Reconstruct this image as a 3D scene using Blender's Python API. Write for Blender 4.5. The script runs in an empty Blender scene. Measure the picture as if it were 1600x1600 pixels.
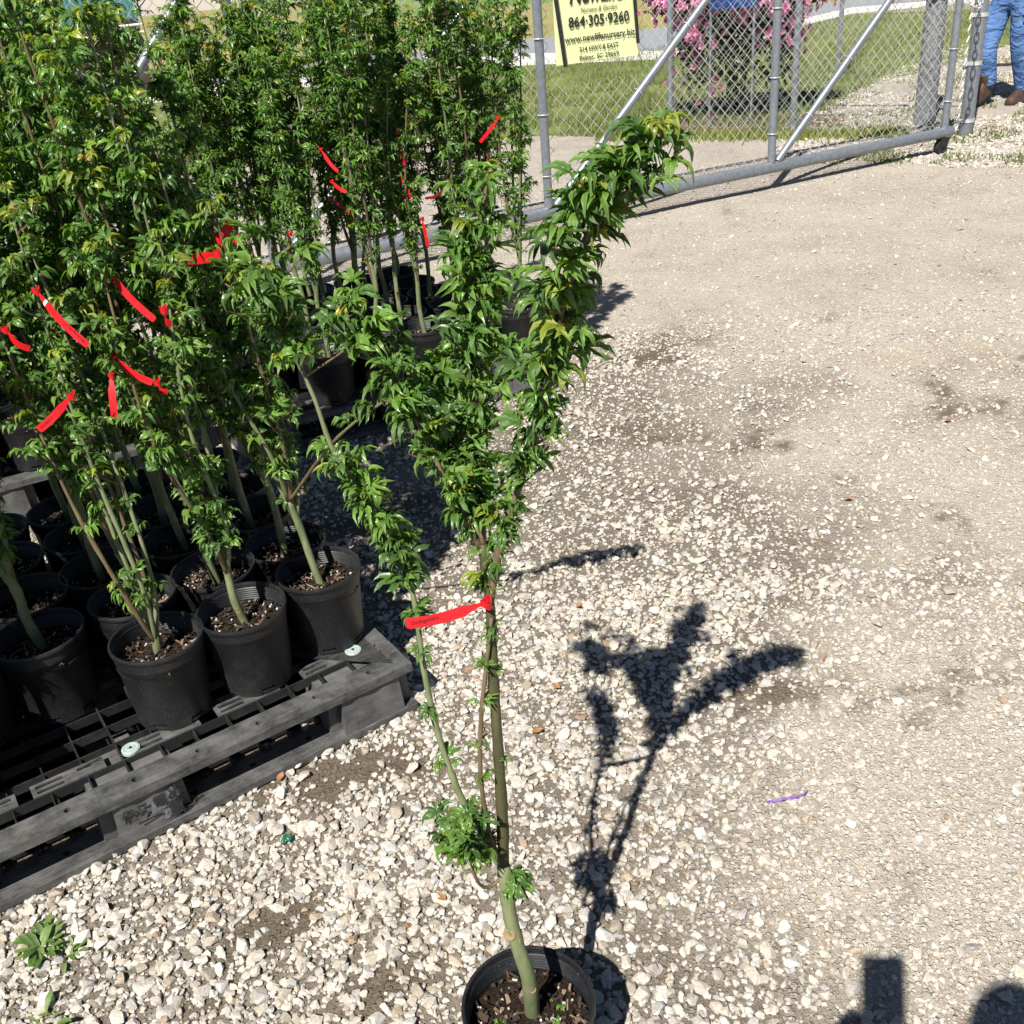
import bpy, bmesh, math, random
import numpy as np
from mathutils import Vector, Matrix, Euler, noise as mnoise
from mathutils.geometry import tessellate_polygon

scene = bpy.context.scene
COL = scene.collection
R = math.radians
rnd = random.Random(11)

# ------------------------------------------------------------------ camera, sky, sun, exposure
CAM_H, PITCH, ROLL, FPX = 1.6, R(28.8), R(5.12), 1600.0
_F = np.array([0, math.cos(PITCH), -math.sin(PITCH)])
_R0 = np.array([1.0, 0, 0]); _U0 = np.array([0, math.sin(PITCH), math.cos(PITCH)])
_R = math.cos(ROLL)*_R0 - math.sin(ROLL)*_U0
_U = math.sin(ROLL)*_R0 + math.cos(ROLL)*_U0
_C = np.array([0, 0, CAM_H])
cam_d = bpy.data.cameras.new('camera'); cam = bpy.data.objects.new('camera', cam_d); COL.objects.link(cam)
cam_d.sensor_fit = 'HORIZONTAL'; cam_d.sensor_width = 36; cam_d.lens = 36.0
cam_d.clip_start = 0.02; cam_d.clip_end = 2000
cam.matrix_world = Matrix(((_R[0], _U[0], -_F[0], 0), (_R[1], _U[1], -_F[1], 0), (_R[2], _U[2], -_F[2], CAM_H), (0, 0, 0, 1)))
scene.camera = cam

SUN = np.array([0.274, 0.567, -0.777]); SUN /= np.linalg.norm(SUN)      # the way the light travels
world = bpy.data.worlds.new('World'); scene.world = world; world.use_nodes = True
wn = world.node_tree; wn.nodes.clear()
wo = wn.nodes.new('ShaderNodeOutputWorld'); wb = wn.nodes.new('ShaderNodeBackground'); ws = wn.nodes.new('ShaderNodeTexSky')
ws.sky_type = 'NISHITA'; ws.sun_disc = False; ws.sun_elevation = R(51); ws.sun_rotation = R(205.8)
ws.air_density = 0.6; ws.dust_density = 0.2; ws.ozone_density = 1.0
wb.inputs['Strength'].default_value = 0.05
wn.links.new(ws.outputs[0], wb.inputs[0]); wn.links.new(wb.outputs[0], wo.inputs[0])
sd = bpy.data.lights.new('sun', 'SUN'); sd.energy = 5.0; sd.angle = R(0.53); sd.color = (1.0, 0.955, 0.88)
sun = bpy.data.objects.new('sun', sd); COL.objects.link(sun)
sun.rotation_euler = Vector(SUN).to_track_quat('-Z', 'Y').to_euler(); sun.location = (-4, -8, 12)
scene.view_settings.view_transform = 'Standard'; scene.view_settings.look = 'None'
scene.view_settings.exposure = 0.82; scene.view_settings.gamma = 1.0
scene.view_settings.use_curve_mapping = False

# a sight line of the photograph met with a plane gives a real place
def ray(x, y): return _F + ((x-800)/FPX)*_R - ((y-800)/FPX)*_U
def pz(x, y, z=0.0):
    d = ray(x, y); return _C + d*((z-CAM_H)/d[2])
def pY(x, y, Y):
    d = ray(x, y); return _C + d*(Y/d[1])

# ------------------------------------------------------------------ helpers
def tag(o, label=None, cat=None, group=None, kind=None):
    if label: o['label'] = label
    if cat: o['category'] = cat
    if group: o['group'] = group
    if kind: o['kind'] = kind
    return o
def empty(name, loc=(0, 0, 0), rz=0.0):
    o = bpy.data.objects.new(name, None); COL.objects.link(o)
    o.location = tuple(float(v) for v in loc); o.rotation_euler = (0, 0, rz); o.empty_display_size = 0.05
    return o
def link(name, me, parent=None, loc=None, rot=None, scl=None):
    o = bpy.data.objects.new(name, me); COL.objects.link(o)
    if parent is not None: o.parent = parent
    if loc is not None: o.location = tuple(float(v) for v in loc)
    if rot is not None: o.rotation_euler = rot
    if scl is not None: o.scale = (scl, scl, scl) if isinstance(scl, (int, float)) else scl
    return o

class MB:
    def __init__(s): s.v = []; s.f = []; s.c = []; s.col = None
    def add(s, verts, faces):
        b = len(s.v); s.v.extend([tuple(map(float, p)) for p in verts]); s.f.extend([tuple(i+b for i in f) for f in faces])
        if s.col is not None: s.c.extend([s.col]*len(verts))
        return s
    def box(s, x0, x1, y0, y1, z0, z1):
        return s.add([(x0,y0,z0),(x1,y0,z0),(x1,y1,z0),(x0,y1,z0),(x0,y0,z1),(x1,y0,z1),(x1,y1,z1),(x0,y1,z1)],
                     [(3,2,1,0),(4,5,6,7),(0,1,5,4),(1,2,6,5),(2,3,7,6),(3,0,4,7)])
    def tube(s, pts, rad, n=8, caps=True, closed=False):
        P = [np.array(p, float) for p in pts]; m = len(P)
        if not hasattr(rad, '__len__'): rad = [rad]*m
        up = None; vs = []
        for i in range(m):
            if closed: t = P[(i+1) % m]-P[i-1]
            else: t = P[min(i+1, m-1)]-P[max(i-1, 0)]
            t = t/(np.linalg.norm(t)+1e-12)
            if up is None:
                a = np.array([0, 0, 1.0]) if abs(t[2]) < .9 else np.array([1.0, 0, 0])
                up = np.cross(t, a)
            up = up - t*(up@t); up /= (np.linalg.norm(up)+1e-12); w = np.cross(t, up)
            for k in range(n):
                a = 2*math.pi*k/n; vs.append(P[i]+rad[i]*(math.cos(a)*up+math.sin(a)*w))
        fs = []
        for i in range(m if closed else m-1):
            j = (i+1) % m
            for k in range(n): fs.append((i*n+k, i*n+(k+1) % n, j*n+(k+1) % n, j*n+k))
        if caps and not closed: fs.append(tuple(range(n-1, -1, -1))); fs.append(tuple(range((m-1)*n, m*n)))
        return s.add(vs, fs)
    def lathe(s, prof, n=32, skip=None):
        vs = []; fs = []; m = len(prof)
        for (r, z) in prof:
            for k in range(n):
                a = 2*math.pi*k/n; vs.append((r*math.cos(a), r*math.sin(a), z))
        for i in range(m-1):
            for k in range(n):
                if skip and skip(i, k): continue
                fs.append((i*n+k, i*n+(k+1) % n, (i+1)*n+(k+1) % n, (i+1)*n+k))
        return s.add(vs, fs)
    def plate(s, outer, holes, z0, z1):
        loops = [[Vector((x, y, 0)) for x, y in outer]]+[[Vector((x, y, 0)) for x, y in h] for h in holes]
        tris = tessellate_polygon(loops); flat = [p for l in loops for p in l]; n = len(flat)
        vs = [(p.x, p.y, z1) for p in flat]+[(p.x, p.y, z0) for p in flat]; fs = []
        for t in tris:
            a, b, c = [flat[i] for i in t]
            if (b-a).cross(c-a).z < 0: t = (t[0], t[2], t[1])
            fs.append(tuple(t)); fs.append((t[2]+n, t[1]+n, t[0]+n))
        o = 0
        for l in loops:
            m = len(l)
            for i in range(m): fs.append((o+i, o+(i+1) % m, o+(i+1) % m+n, o+i+n))
            o += m
        return s.add(vs, fs)
    def mesh(s, name, mat, smooth=False, sharp=None, recalc=False):
        me = bpy.data.meshes.new(name); me.from_pydata(s.v, [], s.f)
        if s.c:
            a = me.attributes.new('tint', 'FLOAT_COLOR', 'POINT')
            a.data.foreach_set('color', np.array([(c[0], c[1], c[2], 1) for c in s.c], dtype=np.float32).ravel())
        if recalc:
            bm = bmesh.new(); bm.from_mesh(me); bmesh.ops.recalc_face_normals(bm, faces=bm.faces); bm.to_mesh(me); bm.free()
        if smooth:
            me.polygons.foreach_set('use_smooth', [True]*len(me.polygons))
            if sharp: me.set_sharp_from_angle(angle=R(sharp))
        if mat: me.materials.append(mat)
        me.update(); return me
    def build(s, name, mat, parent=None, loc=None, rot=None, **k): return link(name, s.mesh(name, mat, **k), parent, loc, rot)

def np_mesh(name, V, T, tint, mat, smooth=True):
    me = bpy.data.meshes.new(name); nv = len(V); nt = len(T)
    me.vertices.add(nv); me.vertices.foreach_set('co', V.astype(np.float32).ravel())
    me.loops.add(nt*3); me.loops.foreach_set('vertex_index', T.astype(np.int32).ravel())
    me.polygons.add(nt); me.polygons.foreach_set('loop_start', np.arange(0, nt*3, 3, dtype=np.int32))
    me.update(calc_edges=True)
    me.polygons.foreach_set('use_smooth', np.full(nt, smooth))
    if tint is not None:
        a = me.attributes.new('tint', 'FLOAT_COLOR', 'POINT')
        a.data.foreach_set('color', np.concatenate([tint, np.ones((nv, 1))], 1).astype(np.float32).ravel())
    me.materials.append(mat); me.validate(); return me

def crs(pts, n):
    P = np.array(pts, float)
    if len(P) == 2: return P[0]+(P[1]-P[0])*np.linspace(0, 1, n)[:, None]
    Q = np.vstack([2*P[0]-P[1], P, 2*P[-1]-P[-2]]); L = np.concatenate([[0], np.cumsum(np.linalg.norm(np.diff(P, axis=0), axis=1))])
    out = []
    for s in np.linspace(0, L[-1], n):
        i = min(max(int(np.searchsorted(L, s, 'right'))-1, 0), len(P)-2); t = (s-L[i])/(L[i+1]-L[i]+1e-12)
        a, b, c, d = Q[i:i+4]
        out.append(.5*((2*b)+(c-a)*t+(2*a-5*b+4*c-d)*t*t+(3*b-a-3*c+d)*t**3))
    return np.array(out)

# ------------------------------------------------------------------ materials
def mat_new(name):
    m = bpy.data.materials.new(name); m.use_nodes = True; nt = m.node_tree
    return m, nt, nt.nodes['Principled BSDF']
def N(nt, t, **kw):
    n = nt.nodes.new(t)
    for k, v in kw.items(): setattr(n, k, v)
    return n
def ramp(nt, fac, stops, interp='LINEAR'):
    r = N(nt, 'ShaderNodeValToRGB'); r.color_ramp.interpolation = interp
    e = r.color_ramp.elements
    while len(e) < len(stops): e.new(0.5)
    for el, (p, c) in zip(e, stops): el.position = p; el.color = (*c, 1) if len(c) == 3 else c
    nt.links.new(fac, r.inputs[0]); return r.outputs[0]
def mix(nt, fac, a, b, mode='MIX'):
    m = N(nt, 'ShaderNodeMix', data_type='RGBA', blend_type=mode)
    for s, v in ((m.inputs[0], fac), (m.inputs[6], a), (m.inputs[7], b)):
        if hasattr(v, 'is_output') or isinstance(v, bpy.types.NodeSocket): nt.links.new(v, s)
        elif isinstance(v, (int, float)): s.default_value = v
        else: s.default_value = (*v, 1) if len(v) == 3 else v
    return m.outputs[2]
def math_n(nt, op, a, b=0.0, clamp=False):
    m = N(nt, 'ShaderNodeMath', operation=op, use_clamp=clamp)
    for s, v in zip(m.inputs, (a, b)):
        if isinstance(v, bpy.types.NodeSocket): nt.links.new(v, s)
        else: s.default_value = v
    return m.outputs[0]
def noise_n(nt, scale, detail=4, rough=.55, vec=None, dist=0.0, which=0):
    n = N(nt, 'ShaderNodeTexNoise'); n.inputs['Scale'].default_value = scale; n.inputs['Detail'].default_value = detail
    n.inputs['Roughness'].default_value = rough; n.inputs['Distortion'].default_value = dist
    if vec is not None: nt.links.new(vec, n.inputs['Vector'])
    return n.outputs[which]
def bump(nt, b, h, strength=.3, dist=.01):
    n = N(nt, 'ShaderNodeBump'); n.inputs['Strength'].default_value = strength; n.inputs['Distance'].default_value = dist
    nt.links.new(h, n.inputs['Height']); nt.links.new(n.outputs[0], b.inputs['Normal'])
def coord(nt, which='Object'): return N(nt, 'ShaderNodeTexCoord').outputs[which]
def attr(nt, name, out='Color'): 
    a = N(nt, 'ShaderNodeAttribute'); a.attribute_name = name; return a.outputs[out]
def plain(name, stops, scale=20, rough=.6, spec=.5, metal=0.0, bmp=0.0, bdist=.005, detail=5, dist=0.0):
    m, nt, b = mat_new(name); co = coord(nt)
    n = noise_n(nt, scale, detail, .6, co, dist)
    c = ramp(nt, n, stops); nt.links.new(c, b.inputs['Base Color'])
    b.inputs['Roughness'].default_value = rough; b.inputs['Specular IOR Level'].default_value = spec; b.inputs['Metallic'].default_value = metal
    if bmp: bump(nt, b, noise_n(nt, scale*2.5, 5, .6, co), bmp, bdist)
    return m

def mk_leaf(name, gloss=.33, trans=.32, tcol=(1.45, 1.5, .55)):
    m, nt, b = mat_new(name); t = attr(nt, 'tint'); co = coord(nt)
    n = noise_n(nt, 60, 3, .6, co)
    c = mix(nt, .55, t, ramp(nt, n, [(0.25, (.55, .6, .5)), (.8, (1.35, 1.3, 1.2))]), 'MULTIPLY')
    geo = N(nt, 'ShaderNodeNewGeometry')
    c2 = mix(nt, geo.outputs['Backfacing'], c, mix(nt, .30, c, (.15, .22, .09)) if tcol[2] < 1 else c)
    nt.links.new(c2, b.inputs['Base Color']); b.inputs['Roughness'].default_value = gloss; b.inputs['Specular IOR Level'].default_value = .42
    tr = N(nt, 'ShaderNodeBsdfTranslucent'); mx = N(nt, 'ShaderNodeMixShader'); mx.inputs[0].default_value = trans
    nt.links.new(mix(nt, 1.0, c2, tcol, 'MULTIPLY'), tr.inputs[0])
    out = nt.nodes['Material Output']
    nt.links.new(b.outputs[0], mx.inputs[1]); nt.links.new(tr.outputs[0], mx.inputs[2]); nt.links.new(mx.outputs[0], out.inputs[0])
    bump(nt, b, noise_n(nt, 220, 2, .5, co), .25, .002)
    return m
M = {}
M['leaf'] = mk_leaf('leaf')
M['grass'] = mk_leaf('grass_blades', .55, .25)
M['petal'] = mk_leaf('petal', .6, .35, (1.1, 1.0, 1.05))
def mk_tint(name, rough=.8, spec=.3):
    m, nt, b = mat_new(name); t = attr(nt, 'tint')
    n = noise_n(nt, 300, 3, .6, coord(nt)); nt.links.new(mix(nt, .5, t, ramp(nt, n, [(.3, (.6, .6, .6)), (.75, (1.3, 1.3, 1.3))]), 'MULTIPLY'), b.inputs['Base Color'])
    b.inputs['Roughness'].default_value = rough; b.inputs['Specular IOR Level'].default_value = spec; return m
M['tint'] = mk_tint('mulch_chips')

def mk_bark(name, c1, c2, c3):
    m, nt, b = mat_new(name); co = coord(nt)
    mp = N(nt, 'ShaderNodeMapping'); mp.inputs['Scale'].default_value = (1, 1, .25); nt.links.new(co, mp.inputs[0])
    n1 = noise_n(nt, 60, 5, .65, mp.outputs[0]); n2 = noise_n(nt, 14, 3, .5, co)
    c = ramp(nt, n1, [(.3, c1), (.62, c2)]); c = mix(nt, ramp(nt, n2, [(.56, (0, 0, 0)), (.68, (1, 1, 1))]), c, c3)
    nt.links.new(c, b.inputs['Base Color']); b.inputs['Roughness'].default_value = .6; b.inputs['Specular IOR Level'].default_value = .35
    bump(nt, b, noise_n(nt, 130, 5, .65, mp.outputs[0]), .35, .003); return m
M['bark'] = mk_bark('maple_bark_green', (.085, .115, .05), (.17, .195, .095), (.22, .19, .13))
M['twig'] = mk_bark('maple_bark_brown', (.075, .052, .030), (.145, .105, .058), (.12, .125, .05))
M['shadebark'] = mk_bark('maple_bark_olive_shade', (.035, .04, .016), (.075, .072, .03), (.08, .06, .035))  # olive bark, darkened in colour for the upper trunk's shadow side
M['scar'] = plain('pruning_scar', [(.3, (.16, .09, .05)), (.7, (.42, .31, .18))], 120, .8, .2, bmp=.4)

def mk_plastic(name, dark, grey, wear_scale, wear_lo, rough=.42, fine=True):
    m, nt, b = mat_new(name); co = coord(nt); oi = N(nt, 'ShaderNodeObjectInfo')
    ad = N(nt, 'ShaderNodeVectorMath', operation='ADD'); sc = N(nt, 'ShaderNodeVectorMath', operation='SCALE')
    nt.links.new(oi.outputs['Location'], sc.inputs[0]); sc.inputs['Scale'].default_value = 3.7
    nt.links.new(co, ad.inputs[0]); nt.links.new(sc.outputs[0], ad.inputs[1])
    n1 = noise_n(nt, wear_scale*.5, 6, .7, ad.outputs[0]); n2 = noise_n(nt, 420, 2, .5, ad.outputs[0])
    mp = N(nt, 'ShaderNodeMapping'); mp.inputs['Scale'].default_value = (.14, 3.0, 1.6); nt.links.new(ad.outputs[0], mp.inputs[0])
    n1 = math_n(nt, 'ADD', math_n(nt, 'MULTIPLY', n1, .55), math_n(nt, 'MULTIPLY', noise_n(nt, wear_scale*1.7, 9, .82, mp.outputs[0]), .45))
    w = ramp(nt, n1, [(wear_lo, (0, 0, 0)), (wear_lo+.28, (1, 1, 1))])
    c = mix(nt, w, dark, grey)
    c = mix(nt, ramp(nt, noise_n(nt, 9, 7, .75, ad.outputs[0]), [(.56, (0, 0, 0)), (.72, (.5, .5, .5))]), c, tuple(q*.75+.012 for q in (grey[0]*1.15, grey[1], grey[2]*.8)))
    if fine: c = mix(nt, ramp(nt, n2, [(.64, (0, 0, 0)), (.74, (.6, .6, .6))]), c, (.17, .15, .125))
    nt.links.new(c, b.inputs['Base Color'])
    nt.links.new(ramp(nt, n1, [(.3, (rough, rough, rough)), (.8, (.8, .8, .8))]), b.inputs['Roughness'])
    bump(nt, b, noise_n(nt, 160, 4, .6, ad.outputs[0]), .12, .002); return m
M['pot'] = mk_plastic('black_pot_plastic', (.008, .009, .0105), (.028, .027, .025), 18, .5, .32)
M['pallet'] = mk_plastic('worn_black_pallet_plastic', (.020, .021, .023), (.15, .147, .141), 38, .39, .42)
M['block'] = mk_plastic('scuffed_block_plastic', (.05, .051, .054), (.17, .167, .162), 22, .40, .4)
M['pallet_in'] = mk_plastic('black_pallet_rib_plastic', (.010, .011, .0125), (.05, .048, .046), 22, .5, .42)
M['soil'] = plain('potting_soil', [(.35, (.010, .007, .005)), (.7, (.04, .027, .018))], 140, .95, .15, bmp=.9, bdist=.006)
M['red'] = plain('red_tag_plastic', [(.3, (.42, .004, .009)), (.7, (.58, .010, .015))], 30, .38, .5)
M['print'] = plain('black_print', [(.35, (.03, .008, .010)), (.6, (.22, .006, .012))], 900, .6, .2)
M['white'] = plain('white_band', [(.3, (.72, .7, .68)), (.7, (.82, .8, .78))], 60, .5)
def mk_galv():
    m, nt, b = mat_new('galvanised_steel'); co = coord(nt, 'Object')
    n = noise_n(nt, 35, 4, .6, co); n2 = noise_n(nt, 6, 3, .5, co)
    c = ramp(nt, n, [(.3, (.19, .215, .245)), (.7, (.29, .315, .35))]); c = mix(nt, ramp(nt, n2, [(.6, (0, 0, 0)), (.75, (.5, .5, .5))]), c, (.24, .22, .20))
    nt.links.new(c, b.inputs['Base Color']); b.inputs['Metallic'].default_value = .55; b.inputs['Roughness'].default_value = .42
    bump(nt, b, n, .06, .002); return m
M['galv'] = mk_galv()
M['wire'] = plain('galvanised_wire', [(.3, (.42, .43, .42)), (.7, (.62, .63, .62))], 20, .42, .5, .35)
M['sign'] = plain('yellow_sign_sheet', [(.3, (.72, .78, .38)), (.7, (.77, .83, .45))], 4, .45)
M['ink'] = plain('black_ink', [(.3, (.012, .012, .012)), (.7, (.03, .03, .028))], 40, .5)
M['strap'] = plain('black_strap', [(.3, (.008, .008, .008)), (.7, (.025, .025, .025))], 60, .7)

# ------------------------------------------------------------------ ground
def nz(x, y, s, o=0.0): return mnoise.noise(Vector((x*s+o, y*s-o*.7, o*1.3)))
def fbm(x, y, s, o=0.0): return nz(x, y, s, o)+.5*nz(x, y, s*2.1, o+5)+.25*nz(x, y, s*4.3, o+9)
def gauss(x, y, cx, cy, rx, ry): return math.exp(-((x-cx)/rx)**2-((y-cy)/ry)**2)
SOILP = [(*pz(430, 1440)[:2], .09, .05, 1.1), (*pz(560, 1570)[:2], .10, .05, 1.1), (*pz(230, 1420)[:2], .09, .04, 1.0), (*pz(300, 1560)[:2], .06, .04, .9), (*pz(690, 1330)[:2], .05, .05, .8), (*pz(1050, 690)[:2], .35, .22, .9), (*pz(1090, 1270)[:2], .14, .10, 1.0), (*pz(1340, 1090)[:2], .25, .1, .7), (*pz(480, 1230)[:2], .25, .09, 1.0),
         (*pz(1300, 650)[:2], .5, .12, .5), (*pz(1500, 660)[:2], .4, .1, .25), (*pz(1020, 560)[:2], .35, .3, .8), (*pz(640, 1520)[:2], .12, .08, 1.0), (*pz(330, 1480)[:2], .12, .08, .9),
         (*pz(1280, 1450)[:2], .12, .05, .6), (*pz(1310, 750)[:2], .10, .06, .9), (*pz(1150, 480)[:2], .4, .12, .6), (*pz(600, 790)[:2], .4, .5, .9), (*pz(1430, 920)[:2], .3, .08, .5),
         (*pz(560, 1200)[:2], .22, .07, 1.0), (*pz(700, 1140)[:2], .12, .09, .8), (*pz(1210, 1080)[:2], .12, .05, .7), (*pz(1450, 1050)[:2], .3, .1, .3)]
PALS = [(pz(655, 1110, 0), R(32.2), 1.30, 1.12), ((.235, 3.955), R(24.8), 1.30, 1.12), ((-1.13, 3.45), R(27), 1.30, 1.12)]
def soil_shadef(x, y):
    v = .55*fbm(x, y, 2.1, 3.0)+.35*fbm(x, y, 6.5, 8.0)-.22
    for (cx, cy, rx, ry, a) in SOILP: v += .62*a*gauss(x, y, cx, cy, rx, ry)
    v += .45*fbm(x, y, 14.0, 17.0)*min(1, max(0, v+.3))
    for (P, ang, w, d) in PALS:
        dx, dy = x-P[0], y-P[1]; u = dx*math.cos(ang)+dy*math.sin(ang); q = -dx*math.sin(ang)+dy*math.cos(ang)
        if -w+.03 < u < -.03 and .05 < q < d-.03: return 1.0  # full value darkens the ground colour under pallets, standing for their shade
    return min(1.0, max(0.0, v*1.5))
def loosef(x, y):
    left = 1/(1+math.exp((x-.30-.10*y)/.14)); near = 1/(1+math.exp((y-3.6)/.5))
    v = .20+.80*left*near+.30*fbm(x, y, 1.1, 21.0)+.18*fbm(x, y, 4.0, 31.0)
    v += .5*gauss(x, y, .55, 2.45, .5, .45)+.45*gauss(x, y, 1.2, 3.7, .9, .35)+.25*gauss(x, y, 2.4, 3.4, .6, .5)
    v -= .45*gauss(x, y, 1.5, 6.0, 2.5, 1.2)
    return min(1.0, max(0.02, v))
def drop(x, y):
    k = 1/(1+math.exp((x+5.5)/1.2)); t = min(1, max(0, (y-15)/12)); return -1.7*k*t*t*(3-2*t)
def gh(x, y): return (.006*fbm(x, y, 1.3, 2.0)+.003*fbm(x, y, 5.0, 4.0))*(1 if -3 < x < 5 and y < 10 else 0)+drop(x, y)
xs = np.concatenate([[-400, -150, -60, -30, -20, -14, -10, -8, -6.5, -5, -4, -3], np.arange(-2.4, 4.6, .045), [5, 6, 7.5, 10, 14, 20, 30, 60, 150, 400]])
ys = np.concatenate([[-60, -20, -8, -4, -2, -1, -.3], np.arange(.3, 5.2, .045), np.arange(5.2, 10.5, .12), [11, 12, 13, 14, 15, 16.5, 18, 20, 22, 24, 27, 30, 36, 45, 60, 100, 200, 600]])
gv = []; soil_shadev = []; packv = []
for y in ys:
    for x in xs: gv.append((x, y, gh(x, y))); soil_shadev.append(soil_shadef(x, y) if -3 < x < 6 and y < 11 else 0); packv.append(loosef(x, y) if -3 < x < 6 and y < 11 else .1)
nx = len(xs); gf = [(j*nx+i, j*nx+i+1, (j+1)*nx+i+1, (j+1)*nx+i) for j in range(len(ys)-1) for i in range(nx-1)]
me = bpy.data.meshes.new('ground'); me.from_pydata(gv, [], gf)
for nm, vals in (('soil', soil_shadev), ('loose', packv)):  # soil holds brown patches plus the painted shade under the pallets
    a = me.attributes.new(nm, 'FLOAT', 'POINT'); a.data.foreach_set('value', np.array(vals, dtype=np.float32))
me.polygons.foreach_set('use_smooth', [True]*len(me.polygons))
m, nt, b = mat_new('packed_gravel_dust'); co = coord(nt, 'Object')
v1 = N(nt, 'ShaderNodeTexVoronoi'); v1.inputs['Scale'].default_value = 95; nt.links.new(co, v1.inputs['Vector'])
v2 = N(nt, 'ShaderNodeTexVoronoi'); v2.inputs['Scale'].default_value = 210; nt.links.new(co, v2.inputs['Vector'])
dust = ramp(nt, noise_n(nt, 1.7, 8, .72, co), [(.3, (.24, .20, .16)), (.44, (.37, .32, .265)), (.56, (.44, .385, .32)), (.72, (.50, .44, .37))])
st1 = ramp(nt, v1.outputs['Color'], [(.1, (.26, .23, .19)), (.45, (.46, .42, .36)), (.8, (.60, .57, .50))])
st2 = ramp(nt, v2.outputs['Color'], [(.1, (.28, .25, .2)), (.5, (.44, .40, .33)), (.85, (.58, .54, .47))])
def cells(vn, thr, edge):
    sp = N(nt, 'ShaderNodeSeparateColor'); nt.links.new(vn.outputs['Color'], sp.inputs[0])
    return math_n(nt, 'MULTIPLY', math_n(nt, 'GREATER_THAN', sp.outputs[1], thr), ramp(nt, vn.outputs['Distance'], [(edge-.12, (1, 1, 1)), (edge, (0, 0, 0))]))
c = dust
m2 = cells(v2, .35, .55); m1 = cells(v1, .55, .55)
c = mix(nt, .55, c, ramp(nt, noise_n(nt, 48, 8, .8, co), [(.36, (.50, .47, .44)), (.5, (1, 1, 1)), (.66, (1.18, 1.18, 1.18))]), 'MULTIPLY')
c = mix(nt, .35, c, ramp(nt, noise_n(nt, 320, 3, .7, co), [(.3, (.45, .43, .40)), (.5, (1, 1, 1)), (.7, (1.3, 1.3, 1.3))]), 'MULTIPLY')
c = mix(nt, math_n(nt, 'MULTIPLY', m2, .85), c, st2); c = mix(nt, math_n(nt, 'MULTIPLY', m1, .9), c, st1)
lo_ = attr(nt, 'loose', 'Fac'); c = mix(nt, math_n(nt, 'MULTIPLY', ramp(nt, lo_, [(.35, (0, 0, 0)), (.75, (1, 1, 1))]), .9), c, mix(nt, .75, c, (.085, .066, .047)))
stain = ramp(nt, noise_n(nt, .8, 3, .5, co), [(.62, (0, 0, 0)), (.75, (.35, .35, .35))]); c = mix(nt, stain, c, (.48, .33, .18))
so = attr(nt, 'soil', 'Fac'); sn = noise_n(nt, 30, 8, .78, co)  # real soil patches, and pallet shade put into the colour
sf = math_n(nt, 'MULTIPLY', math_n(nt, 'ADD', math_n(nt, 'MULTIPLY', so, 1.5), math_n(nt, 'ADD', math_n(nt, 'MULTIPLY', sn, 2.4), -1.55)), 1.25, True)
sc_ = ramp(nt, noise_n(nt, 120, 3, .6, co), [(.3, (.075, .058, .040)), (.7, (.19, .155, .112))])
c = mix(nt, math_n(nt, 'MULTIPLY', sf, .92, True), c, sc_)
nt.links.new(c, b.inputs['Base Color']); b.inputs['Roughness'].default_value = .95; b.inputs['Specular IOR Level'].default_value = .15
hh = math_n(nt, 'ADD', math_n(nt, 'ADD', math_n(nt, 'MULTIPLY', m1, 1.0), math_n(nt, 'MULTIPLY', m2, .55)), math_n(nt, 'ADD', math_n(nt, 'MULTIPLY', noise_n(nt, 170, 4, .7, co), .8), math_n(nt, 'MULTIPLY', noise_n(nt, 26, 6, .72, co), 2.6)))
bump(nt, b, hh, .9, .005); me.materials.append(m)
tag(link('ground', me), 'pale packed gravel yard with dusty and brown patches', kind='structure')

def sheet(name, poly, z, mat, label, n=1, jag=.0, seed=0):
    r = random.Random(seed); pts = []
    for i in range(len(poly)):
        a = np.array(poly[i], float); b_ = np.array(poly[(i+1) % len(poly)], float); k = max(1, int(np.linalg.norm(b_-a)/.25)) if jag and i < n else 1
        for q in range(k):
            p = a+(b_-a)*q/k
            if jag and i < n: p = p+np.array([r.uniform(-jag, jag), r.uniform(-jag, jag)])
            pts.append(tuple(p))
    tris = tessellate_polygon([[Vector((x, y, 0)) for x, y in pts]]); mb = MB()
    fs = []
    for t in tris:
        a, b2, c2 = [Vector((*pts[i], 0)) for i in t]
        fs.append(t if (b2-a).cross(c2-a).z > 0 else (t[0], t[2], t[1]))
    mb.add([(x, y, z) for x, y in pts], fs)
    o = mb.build(name, mat); tag(o, label, kind='structure'); return o
def mk_ground2(name, stops, sc, b_=.5):
    m, nt, b = mat_new(name); co = coord(nt); n1 = noise_n(nt, sc, 6, .7, co); n2 = noise_n(nt, sc*14, 4, .7, co)
    nt.links.new(mix(nt, .5, ramp(nt, n1, stops), ramp(nt, n2, stops)), b.inputs['Base Color']); b.inputs['Roughness'].default_value = .95; b.inputs['Specular IOR Level'].default_value = .1
    bump(nt, b, n2, b_, .03); return m
M['turf'] = mk_ground2('turf', [(.3, (.09, .12, .03)), (.5, (.14, .175, .05)), (.6, (.20, .20, .075)), (.7, (.32, .25, .15))], 1.6)
M['field'] = mk_ground2('dry_field', [(.3, (.14, .17, .05)), (.5, (.25, .23, .09)), (.65, (.36, .27, .12)), (.8, (.42, .30, .15))], .22)
M['farfield'] = mk_ground2('green_field', [(.3, (.10, .17, .05)), (.6, (.17, .23, .08)), (.8, (.26, .26, .1))], .15)
M['asphalt'] = mk_ground2('asphalt', [(.3, (.20, .21, .23)), (.7, (.27, .28, .30))], 3, .2)
M['concrete'] = mk_ground2('pale_concrete', [(.3, (.48, .46, .42)), (.7, (.62, .60, .56))], 1.2, .1)
M['mulchbed'] = mk_ground2('mulch_bed', [(.3, (.08, .05, .035)), (.55, (.20, .14, .10)), (.75, (.36, .29, .22))], 5)
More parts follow.
